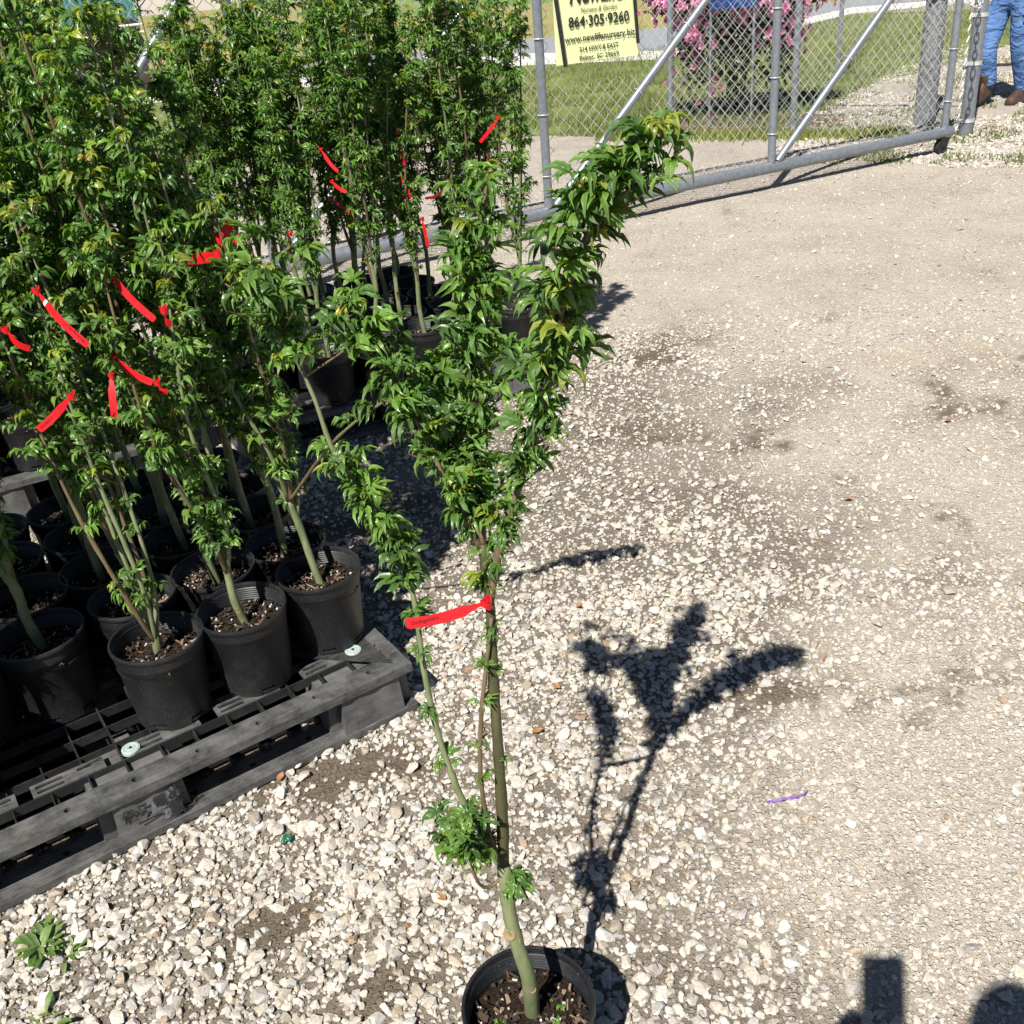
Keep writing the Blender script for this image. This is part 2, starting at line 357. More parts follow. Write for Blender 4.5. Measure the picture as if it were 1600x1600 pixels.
gl = [pz(*q)[:2] for q in ((640, 222), (800, 213), (960, 212), (1060, 216), (1200, 214), (1270, 178), (1340, 142), (1420, 116), (1500, 96), (1600, 62))]
sheet('grass_verge', list(gl)+[(14, 13), (14, 15.2), pz(1330, 22)[:2], pz(1040, 93)[:2], pz(820, 103)[:2], (-6, 16.2), (-6, 9.5)], .004, M['turf'], 'green grass strip behind the gate with bare patches', 8, .10, 3)
sheet('shoulder', [(-5.2, 16.3), pz(820, 103)[:2], pz(1040, 93)[:2], pz(1330, 22)[:2], (20, 20.9), (20, 22.2), pz(1330, 12)[:2], pz(1040, 80)[:2], pz(820, 84)[:2], (-5.2, 18.5)], .007, M['concrete'], 'bright pale concrete shoulder along the road')
sheet('road', [(-5.2, 18.5), pz(820, 84)[:2], pz(1040, 80)[:2], pz(1330, 12)[:2], (30, 23), (30, 27), (9, 25), (3.5, 21.6), pz(820, 62)[:2], (-5.2, 20.5)], .009, M['asphalt'], 'grey asphalt road beyond the grass')
sheet('field', [(-5.2, 20.5), pz(820, 62)[:2], (3.5, 21.6), (9, 25), (30, 27), (60, 32), (60, 44), (-5.2, 34)], .006, M['field'], 'dry tan and green field across the road')
sheet('far_field', [(-5.2, 34), (60, 44), (300, 120), (300, 500), (-5.2, 500)], .005, M['farfield'], 'green field further off')
_lx = np.linspace(-90, -5.2, 40); _ly = np.linspace(15, 120, 50)
tag(MB().add([(x, y, drop(x, y)+.02) for y in _ly for x in _lx], [(j*40+i, j*40+i+1, (j+1)*40+i+1, (j+1)*40+i) for j in range(49) for i in range(39)]).build('lawn', M['field'], smooth=True), 'dry grass falling away towards the far shed', kind='structure')
sheet('mulch_bed', [pz(1045, 205)[:2], pz(1240, 214)[:2], pz(1330, 195)[:2], pz(1320, 180)[:2], pz(1150, 178)[:2], pz(1045, 186)[:2]], .008, M['mulchbed'], 'brown mulch bed under the pink rose bush', 6, .05, 4)

# grass blades on the verge and yellow-green weeds along its edge
rg = np.random.default_rng(5)
def blades(n, fx, h0, h1, w, cols, name, label):
    V = []; T = []; K = []
    for i in range(n):
        x, y = fx(); h = rg.uniform(h0, h1); a = rg.uniform(0, 6.28); lx, ly = rg.normal(0, .35*h, 2); ww = w*rg.uniform(.6, 1.3)
        c = np.array(cols[rg.integers(len(cols))])*rg.uniform(.7, 1.3); k = len(V)
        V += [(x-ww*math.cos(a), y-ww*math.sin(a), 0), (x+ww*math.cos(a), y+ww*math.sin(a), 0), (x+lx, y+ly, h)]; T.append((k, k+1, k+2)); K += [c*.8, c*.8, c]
    o = link(name, np_mesh(name, np.array(V), np.array(T), np.array(K), M['grass'])); tag(o, label, kind='stuff'); return o
def vxy():
    while True:
        px, py = rg.uniform(640, 1600), rg.uniform(0, 222)**1.0
        edge = 214 if px < 1200 else max(60, 214-(px-1200)*.52)
        if py > edge or py < 104-(px-820)*.15: continue
        p = pz(px, py)
        if mnoise.noise(Vector((p[0]*1.3, p[1]*1.3, 2)))+.5*mnoise.noise(Vector((p[0]*4, p[1]*4, 5))) < -.16: continue
        return p[0], p[1]
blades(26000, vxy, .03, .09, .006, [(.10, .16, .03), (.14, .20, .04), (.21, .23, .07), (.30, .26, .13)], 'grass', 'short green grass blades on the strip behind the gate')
def exy():
    px = rg.uniform(930, 1420); py = 214+rg.normal(0, 4)-max(0, px-1230)*.03
    p = pz(px, py); return p[0], p[1]
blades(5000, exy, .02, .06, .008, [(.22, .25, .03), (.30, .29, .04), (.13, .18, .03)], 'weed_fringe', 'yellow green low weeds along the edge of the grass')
def rxy():
    px, py = rg.uniform(1220, 1600), rg.uniform(90, 258); p = pz(px, py)
    return (p[0], p[1]) if mnoise.noise(Vector((p[0]*2.2, p[1]*2.2, 7))) > .02 else rxy()
blades(5000, rxy, .015, .05, .006, [(.10, .14, .03), (.16, .19, .05)], 'sparse_weeds', 'sparse green weeds in the gravel by the gate post')

# ------------------------------------------------------------------ gravel stones
rock_col = bpy.data.collections.new('gravel_prototypes')
def mk_rock_mat():
    m, nt, b = mat_new('crushed_granite'); oi = N(nt, 'ShaderNodeObjectInfo'); co = coord(nt)
    c = ramp(nt, oi.outputs['Random'], [(0, (.30, .26, .21)), (.18, (.46, .42, .36)), (.45, (.60, .57, .51)), (.62, (.42, .41, .40)), (.78, (.56, .51, .42)), (.86, (.33, .31, .29)), (.93, (.42, .40, .37)), (.985, (.40, .33, .25)), (1.0, (.26, .17, .12))])
    n = noise_n(nt, 3.2, 5, .75, co); c = mix(nt, .6, c, ramp(nt, n, [(.32, (.45, .43, .40)), (.5, (1, .98, .95)), (.7, (1.25, 1.25, 1.22))]), 'MULTIPLY')
    nt.links.new(c, b.inputs['Base Color']); b.inputs['Roughness'].default_value = .85; b.inputs['Specular IOR Level'].default_value = .25
    bump(nt, b, noise_n(nt, 5, 4, .7, co), .35, .12); return m
M['rock'] = mk_rock_mat()
NROCK = 10
for i in range(NROCK):
    rr = np.random.default_rng(100+i); P = rr.normal(size=(20, 3)); P /= np.linalg.norm(P, axis=1)[:, None]
    P *= np.array([1, rr.uniform(.62, .95), rr.uniform(.5, .75)])*(1+rr.uniform(-.15, .12, (20, 1)))
    bm = bmesh.new()
    for p in P: bm.verts.new(p)
    h = bmesh.ops.convex_hull(bm, input=bm.verts); bmesh.ops.delete(bm, geom=[g for g in h['geom_interior'] if isinstance(g, bmesh.types.BMVert)], context='VERTS')
    me = bpy.data.meshes.new('stone'); bm.to_mesh(me); bm.free(); me.materials.append(M['rock'])
    rock_col.objects.link(bpy.data.objects.new('stone', me))
def scatter(name, pts, rot, scl, label):
    me = bpy.data.meshes.new(name); me.from_pydata([tuple(p) for p in pts], [], [])
    for nm, arr in (('rot', rot), ('scl', scl)):
        a = me.attributes.new(nm, 'FLOAT_VECTOR', 'POINT'); a.data.foreach_set('vector', np.asarray(arr, dtype=np.float32).ravel())
    a = me.attributes.new('pick', 'INT', 'POINT'); a.data.foreach_set('value', np.random.default_rng(3).integers(0, NROCK, len(pts)).astype(np.int32))
    ng = bpy.data.node_groups.new(name, 'GeometryNodeTree')
    ng.interface.new_socket('Geometry', in_out='INPUT', socket_type='NodeSocketGeometry'); ng.interface.new_socket('Geometry', in_out='OUTPUT', socket_type='NodeSocketGeometry')
    gi = ng.nodes.new('NodeGroupInput'); go = ng.nodes.new('NodeGroupOutput'); ip = ng.nodes.new('GeometryNodeInstanceOnPoints'); ci = ng.nodes.new('GeometryNodeCollectionInfo')
    ci.inputs['Collection'].default_value = rock_col; ci.inputs['Separate Children'].default_value = True; ci.inputs['Reset Children'].default_value = True
    ip.inputs['Pick Instance'].default_value = True
    def na(n, t):
        q = ng.nodes.new('GeometryNodeInputNamedAttribute'); q.data_type = t; q.inputs[0].default_value = n; return q.outputs[0]
    e2r = ng.nodes.new('FunctionNodeEulerToRotation'); L = ng.links.new
    L(gi.outputs[0], ip.inputs['Points']); L(ci.outputs[0], ip.inputs['Instance']); L(na('rot', 'FLOAT_VECTOR'), e2r.inputs[0]); L(e2r.outputs[0], ip.inputs['Rotation'])
    L(na('scl', 'FLOAT_VECTOR'), ip.inputs['Scale']); L(na('pick', 'INT'), ip.inputs['Instance Index']); L(ip.outputs[0], go.inputs[0])
    o = link(name, me); md = o.modifiers.new('scatter', 'NODES'); md.node_group = ng; tag(o, label, kind='stuff'); return o
rs = np.random.default_rng(77)
PTS = []; SCL = []
def stones(n, y0, y1, big):
    for _ in range(n):
        y = rs.uniform(y0*y0, y1*y1)**.5; x = rs.uniform(-.72*y-.15, .62*y+.3)
        lo = loosef(x, y); so = soil_shadef(x, y)
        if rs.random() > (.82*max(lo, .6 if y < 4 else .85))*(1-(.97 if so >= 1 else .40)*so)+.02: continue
        s = rs.lognormal(math.log(.0061 if big else .0040), .44)*(.72+.46*lo)*(1.22-.16*min(y, 4)/2)
        s = min(s, .019)*(1.0 if lo > .35 else .90)*(1 if y < 4 else 1.25)
        sink = (0.0 if y < 4 else .12) if lo < .35 else .25
        PTS.append((x, y, gh(x, y)+s*(sink*.6+rs.uniform(0, .35)))); SCL.append((s, s, s*(.9 if lo > .35 else .65)))
stones(22000, .75, 2.4, True); stones(40000, .75, 2.4, False); stones(34000, 2.4, 4.6, True); stones(52000, 2.4, 4.6, False); stones(34000, 4.6, 8.2, True); stones(46000, 4.6, 8.2, False)
for _ in range(12000):                                       # coarser stones round the gate post
    px, py = rs.uniform(1210, 1620), rs.uniform(70, 262)
    if py < 214-(px-1200)*.52: continue
    p = pz(px, py); s = rs.lognormal(math.log(.013), .35)
    if nz(p[0], p[1], 1.2, 50) < -.25: continue
    PTS.append((p[0], p[1], s*.2)); SCL.append((s, s, s*.8))
scatter('gravel', PTS, rs.uniform(-.5, .5, (len(PTS), 3))*np.array([1, 1, 12.6]), SCL, 'loose pale crushed stone gravel over the yard')
def rock_thing(name, p, s, mat, label, cat, seed=0):
    o = link(name, rock_col.objects[seed].data.copy(), None, (p[0], p[1], s[2]*.7), (0.1, .2, rnd.uniform(0, 6)), s); o.data.materials.clear(); o.data.materials.append(mat); tag(o, label, cat); return o
M['brownstone'] = plain('brown_pebble', [(.3, (.26, .13, .05)), (.7, (.40, .22, .10))], 2, .45)
rock_thing('pebble', pz(632, 1455), (.011, .019, .007), M['brownstone'], 'smooth orange brown pebble lying on the gravel left of the single pot', 'pebble', 2)
# ------------------------------------------------------------------ gate
GA = pz(858, 332, .15); GC = pz(1475, 207, .15); GD = GC-GA; GD[2] = 0; GD /= np.linalg.norm(GD); GANG = math.atan2(GD[1], GD[0])
GTOP, GBOT, GLEN = 1.75, .15, 3.364; GLEFT = -3.2
gate = empty('sliding_gate', (GA[0], GA[1], 0), GANG); tag(gate, 'long galvanised chain link sliding gate with diagonal pipe braces', 'gate')
def pipe(name, p, q, r, parent, n=14, mat='galv'):
    return MB().tube([p, q], r, n).build(name, M[mat], parent, smooth=True, sharp=40)
pipe('bottom_rail', (GLEFT, 0, GBOT), (GLEN+.06, 0, GBOT), .038, gate, 18)
pipe('top_rail', (GLEFT, 0, GTOP), (GLEN+.06, 0, GTOP), .030, gate)
UPS = [-3.2, -1.74, 0.0, 1.74, GLEN]
for s in UPS: pipe('upright', (s, 0, GBOT+.03), (s, 0, GTOP-.02), .027, gate)
for s, e in zip(UPS[:-1], UPS[1:]): pipe('brace', (s+.05, -.002, GBOT+.035), (e-.05, -.002, GTOP-.05), .024, gate)
def chainlink(x0, x1, z0, z1, pitch, r, parent, name='chain_link_mesh', y=.034):
    mb = MB(); n = int((x1-x0)/pitch); m = int((z1-z0)/(pitch*.5)); rr = np.random.default_rng(9)
    hp = pitch*.5; n = int((x1-x0)/hp)
    for i in range(n):
        pts = []
        for k in range(m+1):
            side = (k+i) % 2; ux = i+(1.06 if side else -.06); xx = min(max(x0+ux*hp, x0), x1)
            xx += .003*math.sin(k*.31+ux*.23)+.004*math.sin(ux*.05+k*.07); zz = z0+k*pitch*.5+.003*math.sin(ux*.35+k*.15)
            pts.append((xx, y+(.0035 if side else -.0035)+.008*math.sin(ux*.1+k*.11), zz))
        mb.tube(pts, r, 4, caps=False)
    return mb.build(name, M['wire'], parent, smooth=True)
chainlink(GLEFT, GLEN, GBOT-.02, GTOP, .083, .0024, gate)
def tie(parent, p, r, axis):
    a = np.array(axis, float); a /= np.linalg.norm(a); t = np.cross(a, [0, 1, 0]); t /= np.linalg.norm(t)
    MB().tube([np.array(p)+r*(math.cos(q)*t+math.sin(q)*np.array([0, 1.0, 0])) for q in np.linspace(0, 6.283, 15)[:-1]], .0035, 5, closed=True).build('tie_wire', M['wire'], parent, smooth=True)
for s in UPS:
    for z in (.37, .72, 1.13, 1.5): tie(gate, (s, 0, z), .033, (0, 0, 1))
for s, e in zip(UPS[1:-1], UPS[2:]):
    for k in (.17, .38, .6, .8): tie(gate, (s+.05+(e-s-.1)*k, 0, GBOT+.035+(GTOP-GBOT-.085)*k), .030, (e-s, 0, GTOP-GBOT))
MB().tube([(GLEFT, .036, .23), (GLEN, .036, .20)], .0025, 5).build('tension_wire', M['wire'], gate, smooth=True)
cap = MB(); cap.tube([(GLEN+.055, 0, GBOT), (GLEN+.075, 0, GBOT)], .036, 14); cap.build('end_cap', M['galv'], gate, smooth=True, sharp=40)
# wheel carriage that the gate's end stands on
MB().tube([(GLEN-.02, -.02, .05), (GLEN-.02, .02, .05)], .05, 14).build('wheel', M['strap'], gate, smooth=True, sharp=40)
MB().box(GLEN-.035, GLEN-.005, -.03, .03, .05, GBOT-.03).build('wheel_bracket', M['strap'], gate)

# ------------------------------------------------------------------ sign on the gate
FONTS = {}
def text_mesh(name, body, size, mat, shear=0.0, width=None, bold=0.0):
    cu = bpy.data.curves.new(name, 'FONT'); cu.body = body; cu.size = size; cu.shear = shear; cu.offset = bold; cu.align_x = 'LEFT'; cu.resolution_u = 3
    ob = bpy.data.objects.new(name, cu); COL.objects.link(ob); dg = bpy.context.evaluated_depsgraph_get()
    me = bpy.data.meshes.new_from_object(ob.evaluated_get(dg)); bpy.data.objects.remove(ob); bpy.data.curves.remove(cu)
    me.materials.clear(); me.materials.append(mat)
    co = np.zeros(len(me.vertices)*3, dtype=np.float32); me.vertices.foreach_get('co', co); co = co.reshape(-1, 3)
    if width and len(co):
        co[:, 0] -= co[:, 0].min(); co[:, 0] *= width/max(co[:, 0].max(), 1e-6)
    me.vertices.foreach_set('co', co.ravel()); me.update(); me.name = name; return me
SW, SZ0, SH = .566, .978, .50
sgn = empty('nursery_sign', tuple(GA[:2]+GD[:2]*.088+np.array([GD[1], -GD[0]])*.034)+(SZ0,), GANG)
tag(sgn, 'pale yellow nursery sign with black lettering strapped to the gate', 'sign')
mb = MB(); k = 14; vs = []
for j, zz in enumerate(np.linspace(0, SH, 6)):
    for i, xx in enumerate(np.linspace(0, SW, k)):
        vs.append((xx, -.006*math.sin(math.pi*xx/SW)*(.5+j/6), zz-.004*xx/SW))
n1 = len(vs); fs = [(j*k+i, j*k+i+1, (j+1)*k+i+1, (j+1)*k+i) for j in range(5) for i in range(k-1)]
vs2 = [(x, y+.003, z) for x, y, z in vs]; fs2 = [tuple(reversed([q+n1 for q in f])) for f in fs]
ed = [(i, i+n1, i+1+n1, i+1) for i in range(k-1)]+[(5*k+i+1, 5*k+i+1+n1, 5*k+i+n1, 5*k+i) for i in range(k-1)]
ed += [((j+1)*k, (j+1)*k+n1, j*k+n1, j*k) for j in range(5)]+[(j*k+k-1, j*k+k-1+n1, (j+1)*k+k-1+n1, (j+1)*k+k-1) for j in range(5)]
mb.add(vs+vs2, fs+fs2+ed); mb.build('sign_panel', M['sign'], sgn, smooth=True, sharp=40)
for body, x, z, w, sz, sh, bo in (('864\u00b7305\u00b79260', .087, .190, .412, .078, 0, .0016), ('www.newlifenursery.biz', .058, .113, .48, .05, 0, .0009), ('314 HWY.8 EAST', .152, .058, .27, .036, 0, .0007), ('Pelzer, SC 29669', .152, .012, .27, .036, 0, .0006), ('Nursery & Garden', .172, .262, .245, .036, .25, 0), ('NewLife', .10, .312, .36, .13, .22, .003)):
    me = text_mesh('lettering', body, sz, M['ink'], sh, w, bo); link('lettering', me, sgn, (x, -.0105, z), (R(90), 0, 0))
def strapm(p, q, w):
    mb = MB(); d = np.array(q)-np.array(p); nrm = np.array([d[2], 0, -d[0]]); nrm = nrm/np.linalg.norm(nrm)*w/2; p = np.array(p); q = np.array(q); o = np.array([0, .004, 0])
    mb.add([p-nrm, p+nrm, q+nrm, q-nrm, p-nrm+o, p+nrm+o, q+nrm+o, q-nrm+o], [(0, 1, 2, 3), (7, 6, 5, 4), (0, 4, 5, 1), (1, 5, 6, 2), (2, 6, 7, 3), (3, 7, 4, 0)])
    return mb.build('strap', M['strap'], sgn, recalc=True)
strapm((.052, -.016, -.012), (-.012, -.016, .52), .024); strapm((.557, -.016, .062), (.520, -.016, .52), .022)

# ------------------------------------------------------------------ fixed fence behind the gate, corner post, timber post
FP = [pz(1048, 203), pz(1235, 208), pz(1508, 211)]
fence = empty('chain_link_fence', (FP[0][0], FP[0][1], 0), math.atan2(FP[2][1]-FP[0][1], FP[2][0]-FP[0][0])); FL = float(np.linalg.norm(FP[2][:2]-FP[0][:2]))
tag(fence, 'fixed chain link fence running behind the gate up to its corner post', 'fence')
for s in (0.0, float(np.linalg.norm(FP[1][:2]-FP[0][:2]))): pipe('post', (s, 0, -.02), (s, 0, 1.82), .030, fence)
chainlink(0, FL, .03, 1.8, .083, .0022, fence, y=-.036)
pipe('top_rail', (0, 0, 1.8), (FL-.06, 0, 1.8), .021, fence)
gp = empty('gate_post', (FP[2][0], FP[2][1], 0)); tag(gp, 'stout round galvanised post beside the walking person', 'post')
pipe('shaft', (0, 0, -.03), (0, 0, 2.0), .052, gp, 20)
for z in (.10, .52, .86, 1.0, 1.2): MB().tube([(0, 0, z), (0, 0, z+.028)], .058, 20).build('band', M['wire'], gp, smooth=True, sharp=40)
for z in (.10, .52, .86, 1.0, 1.2): MB().box(-.085, -.05, -.012, .012, z, z+.028).build('band_lug', M['wire'], gp)
MB().tube([(-.075, -.02, .05+i*.04) if i % 2 else (-.095, -.03, .05+i*.04) for i in range(44)], .004, 4).build('mesh_edge', M['wire'], gp)
tp = empty('timber_post', tuple(pz(1443, 203)[:2]+np.array([.1, .25]))+(0,)); tag(tp, 'wide weathered grey timber post behind the gate mesh', 'post')
M['oldwood'] = mk_bark('weathered_grey_wood', (.10, .11, .12), (.21, .22, .23), (.15, .15, .155))
bm = bmesh.new(); bmesh.ops.create_cone(bm, cap_ends=True, segments=14, radius1=.088, radius2=.08, depth=2.0); me = bpy.data.meshes.new('shaft'); 
for v in bm.verts: v.co.x *= 1+.05*mnoise.noise(v.co*9)
bm.to_mesh(me); bm.free(); me.materials.append(M['oldwood']); link('shaft', me, tp, (0, 0, .98))
MB().box(-.11, .06, -.13, -.085, 1.02, 1.16).build('latch_box', M['strap'], tp)
thin = tag(empty('thin_fence_post', tuple(pz(1308, 122)[:2])+(0,)), 'thin galvanised post standing in grass right of the rose bush', 'post')
pipe('shaft', (0, 0, -.02), (0, 0, 1.9), .026, thin); pipe('cap', (0, 0, 1.9), (0, 0, 1.93), .030, thin)
# chain that ties the gate end to its post
ch = empty('gate_chain', tuple(GC[:2])+(1.02,)); tag(ch, 'steel chain with links looped from the gate end to the post', 'chain')
cp = crs([(0.02, -.05, 0), (.13, -.02, -.05), (.24, .2, .03), (.38, .52, .06)], 17)
for i in range(16):
    a, b2 = cp[i], cp[i+1]; t = b2-a; ln = np.linalg.norm(t); t /= ln; s1 = np.cross(t, [0, 0, 1.0]); s1 /= np.linalg.norm(s1); s2 = np.cross(t, s1); w = s1 if i % 2 else s2; c0 = (a+b2)/2
    MB().tube([c0+t*ln*.68*math.cos(q)+w*.016*math.sin(q) for q in np.linspace(0, 6.283, 13)[:-1]], .0055, 5, closed=True).build('link', M['wire'], ch, smooth=True)
# black hose on the ground behind the person
tag(MB().tube(crs([tuple(pz(x, y, .02)) for x, y in ((1505, 106), (1530, 104), (1560, 101), (1600, 99), (1680, 92))], 24), .014, 8).build('hose', M['strap'], smooth=True), 'black hose lying on the ground behind the walking person', 'hose')

# blue panel above the roses
bl = empty('blue_panel', tuple(pY(1146, 13, 9.75))); tag(bl, 'blue panel hanging above the pink rose bush', 'panel')
M['blue'] = plain('blue_paint', [(.3, (.008, .035, .16)), (.7, (.012, .055, .22))], 8, .4)
MB().box(-.20, .20, -.012, .012, 0, .5).build('board', M['blue'], bl); MB().box(-.21, .21, -.016, .016, .5, .53).build('frame', M['galv'], bl)
pipe('leg', (-.19, .03, -bl.location.z-.02), (-.19, .03, .5), .012, bl); pipe('leg', (.19, .03, -bl.location.z-.02), (.19, .03, .5), .012, bl)
# ------------------------------------------------------------------ rose bush
rb_p = pz(1150, 190); rose = empty('rose_bush', (rb_p[0]+.08, rb_p[1]+.35, 0)); tag(rose, 'large bush covered in pink roses behind the gate', 'bush')
rr = np.random.default_rng(8)
for i in range(14):
    a = rr.uniform(0, 6.28); q = rr.uniform(.3, .85); MB().tube(crs([(.08*math.cos(a), .08*math.sin(a), 0), (.22*math.cos(a)*q, .15*math.sin(a), .5), (.75*math.cos(a)*q, .35*math.sin(a), 1.0), (1.0*math.cos(a)*q, .45*math.sin(a), 1.25)], 10), np.linspace(.016, .005, 10), 6).build('stem', M['twig'], rose, smooth=True)
EL = 1.0
def rose_pt():
    a = rr.uniform(0, 6.28); el = rr.uniform(-.35, 1.0) if rr.random() < EL else rr.uniform(-.33, .42); r = rr.uniform(.62, 1.0)**.6
    x = .90*math.cos(a)*math.cos(el*1.2)*r; y = .50*math.sin(a)*math.cos(el*1.2)*r; z = .95+.66*math.sin(el*1.2)*r
    if el < 0: z = .98-rr.uniform(0, .80)*abs(el)/.35; x *= .72
    return np.array([x, y, z])
V = []; T = []; K = []
for i in range(22000):
    p = rose_pt()*np.array([rr.uniform(.5, 1.0)**.5, 1, 1]); d = rr.normal(size=3); d /= np.linalg.norm(d); e = np.cross(d, rr.normal(size=3)); e /= np.linalg.norm(e); s = rr.uniform(.022, .042)
    c = np.array([(.025, .05, .016), (.035, .07, .02), (.07, .10, .025), (.12, .13, .03)][rr.integers(4)])*rr.uniform(.7, 1.2); k = len(V)
    V += [p-d*s, p+e*s*.5, p+d*s, p-e*s*.5]; T += [(k, k+1, k+2), (k, k+2, k+3)]; K += [c]*4
tag(link('foliage', np_mesh('foliage', np.array(V), np.array(T), np.array(K), M['leaf']), rose), kind='stuff')
def bloom_mesh(seed):
    r2 = np.random.default_rng(seed); V = []; T = []; K = []
    for ring, (n, tilt, L, w) in enumerate(((6, .25, 1.0, .55), (5, .8, .8, .5), (3, 1.2, .55, .4))):
        for i in range(n):
            a = 6.283*i/n+ring*.5+r2.uniform(-.2, .2); u = np.array([math.cos(a), math.sin(a), 0]); s = np.array([-math.sin(a), math.cos(a), 0])
            up = np.array([0, 0, 1.0]); d = u*math.cos(tilt)+up*math.sin(tilt); k = len(V)
            c = np.array([(.76, .17, .46), (.82, .38, .61), (.86, .60, .75)][r2.integers(3)])
            V += [u*.05, d*L*.55-s*w*.6+up*.08, d*L-s*w*.35+up*.12*r2.uniform(-1, 1.5), d*L+s*w*.35+up*.1, d*L*.55+s*w*.6+up*.08]
            T += [(k, k+1, k+2), (k, k+2, k+3), (k, k+3, k+4)]; K += [c*.8, c, c*1.05, c*1.05, c]
    return np_mesh('rose_bloom', np.array(V), np.array(T), np.array(K), M['petal'])
BL = [bloom_mesh(i) for i in range(5)]
EL = .35
for i in range(300):
    if i % 3 == 0 or rr.random() < .2: cl0 = rose_pt(); cl0[1] = -abs(cl0[1]) if rr.random() < .85 else cl0[1]
    cl = cl0*1.03+rr.normal(0, .06, 3)
    n = cl-np.array([0, 0, .8]); n[1] -= .4
    q = Vector(n).to_track_quat('Z', 'X').to_euler(); link('rose_bloom', BL[i % 5], rose, cl*1.04, q, float(rr.uniform(.032, .055)))

VV = []; TT = []; KK = []; nb_ = 0                         # the many smaller blossoms behind them
for i in range(520):
    if i % 4 == 0: cl0 = rose_pt(); cl0[1] = -abs(cl0[1]) if rr.random() < .8 else cl0[1]
    cl = cl0*1.02+rr.normal(0, .06, 3); me = BL[i % 5]; n = cl-np.array([0, .4, .8]); Q = np.array(Vector(n).to_track_quat('Z', 'X').to_matrix())
    co = np.zeros(len(me.vertices)*3); me.vertices.foreach_get('co', co); co = co.reshape(-1, 3); ti = np.zeros(len(me.loops), dtype=np.int32); me.loops.foreach_get('vertex_index', ti)
    kc = np.zeros(len(me.vertices)*4); me.attributes['tint'].data.foreach_get('color', kc)
    VV.append(co @ Q.T*rr.uniform(.025, .045)+cl); TT.append(ti.reshape(-1, 3)+nb_); KK.append(kc.reshape(-1, 4)[:, :3]); nb_ += len(co)
tag(link('small_blossoms', np_mesh('small_blossoms', np.concatenate(VV), np.concatenate(TT), np.concatenate(KK), M['petal']), rose), kind='stuff')

# ------------------------------------------------------------------ far shed, low on the left
BP = (-15.0, 31.0, drop(-15.0, 31.0)); shed = empty('metal_shed', BP, R(22)); tag(shed, 'low shed with teal corrugated metal roof far off at top left', 'building')
M['teal'] = plain('teal_metal', [(.3, (.045, .14, .13)), (.7, (.07, .19, .175))], 2, .45, .5, .2)
M['tealtrim'] = plain('teal_trim', [(.3, (.14, .30, .28)), (.7, (.19, .36, .33))], 2, .5)
M['greywall'] = plain('grey_stucco', [(.3, (.20, .19, .185)), (.7, (.28, .27, .26))], 3, .9)
M['glass'] = plain('dark_window_glass', [(.3, (.01, .011, .014)), (.7, (.03, .03, .035))], 2, .1)
EZ = 2.35
mb = MB(); 
for i in range(60):
    x = -6+i*.2; mb.add([(x, -.5, EZ), (x+.08, -.5, EZ), (x+.08, 1.6, EZ+.85), (x, 1.6, EZ+.85), (x+.1, -.5, EZ+.05), (x+.18, -.5, EZ+.05), (x+.18, 1.6, EZ+.9), (x+.1, 1.6, EZ+.9), (x+.2, -.5, EZ), (x+.2, 1.6, EZ+.85)], [(0, 1, 2, 3), (1, 4, 7, 2), (4, 5, 6, 7), (5, 8, 9, 6)])
rf = mb.build('roof', M['teal'], shed); MB().box(-6.05, 6.05, 1.55, 1.75, EZ+.86, EZ+1.0).build('ridge_trim', M['tealtrim'], rf)
MB().box(-6, 6, .6, 3.5, 0, EZ+.35).build('wall', M['greywall'], shed)
for x in (-4.6, -1.6, 1.4, 4.4):
    w = MB().box(x, x+1.5, .55, .598, .9, 1.9).build('window', M['glass'], shed)
    f = MB().box(x-.06, x+1.56, .54, .60, .84, .9).box(x-.06, x+1.56, .54, .60, 1.9, 1.96); f.build('frame', M['white'], w)
for x in (-5.5, -2.5, .5, 3.5): pipe('column', (x, -.45, 0), (x, -.45, EZ), .05, shed)
for z in (2.0, 2.2): pipe('rail', (-6, -.45, z), (6, -.45, z), .03, shed, mat='white')
MB().box(-6.5, 6.5, -3.2, .595, -.4, .04).build('patio', M['asphalt'], shed)

# ------------------------------------------------------------------ people
def skin(name, V, E_, Rr, mat, parent, sub=2, root=0):
    me = bpy.data.meshes.new(name); me.from_pydata([tuple(map(float, v)) for v in V], E_, []); o = link(name, me, parent)
    md = o.modifiers.new('skin', 'SKIN'); md.use_smooth_shade = True
    for i, r in enumerate(Rr): me.skin_vertices[0].data[i].radius = (r, r) if isinstance(r, (int, float)) else r
    me.skin_vertices[0].data[root].use_root = True
    s = o.modifiers.new('sub', 'SUBSURF'); s.levels = s.render_levels = sub
    me.materials.append(mat); return o
M['skin'] = plain('skin', [(.3, (.42, .24, .16)), (.7, (.50, .30, .21))], 12, .55)
def mk_cloth(name, a, b_, sc=9, bs=1.0):
    m, nt, b = mat_new(name); co = coord(nt); mp = N(nt, 'ShaderNodeMapping'); mp.inputs['Scale'].default_value = (1, 1, 1.7); nt.links.new(co, mp.inputs[0])
    n = noise_n(nt, 5, 4, .6, co); nt.links.new(ramp(nt, n, [(.25, a), (.75, b_)]), b.inputs['Base Color']); b.inputs['Roughness'].default_value = .9; b.inputs['Specular IOR Level'].default_value = .15
    bump(nt, b, noise_n(nt, sc, 3, .5, mp.outputs[0], .8), bs, .05); return m
M['denim'] = mk_cloth('blue_denim', (.045, .10, .25), (.13, .24, .46))
M['khaki'] = mk_cloth('khaki_cloth', (.25, .22, .12), (.34, .30, .18))
M['boot'] = plain('brown_leather', [(.3, (.035, .02, .013)), (.7, (.10, .058, .036))], 20, .45, bmp=.3)
M['hair'] = plain('brown_hair', [(.3, (.02, .014, .01)), (.7, (.05, .035, .022))], 60, .5)
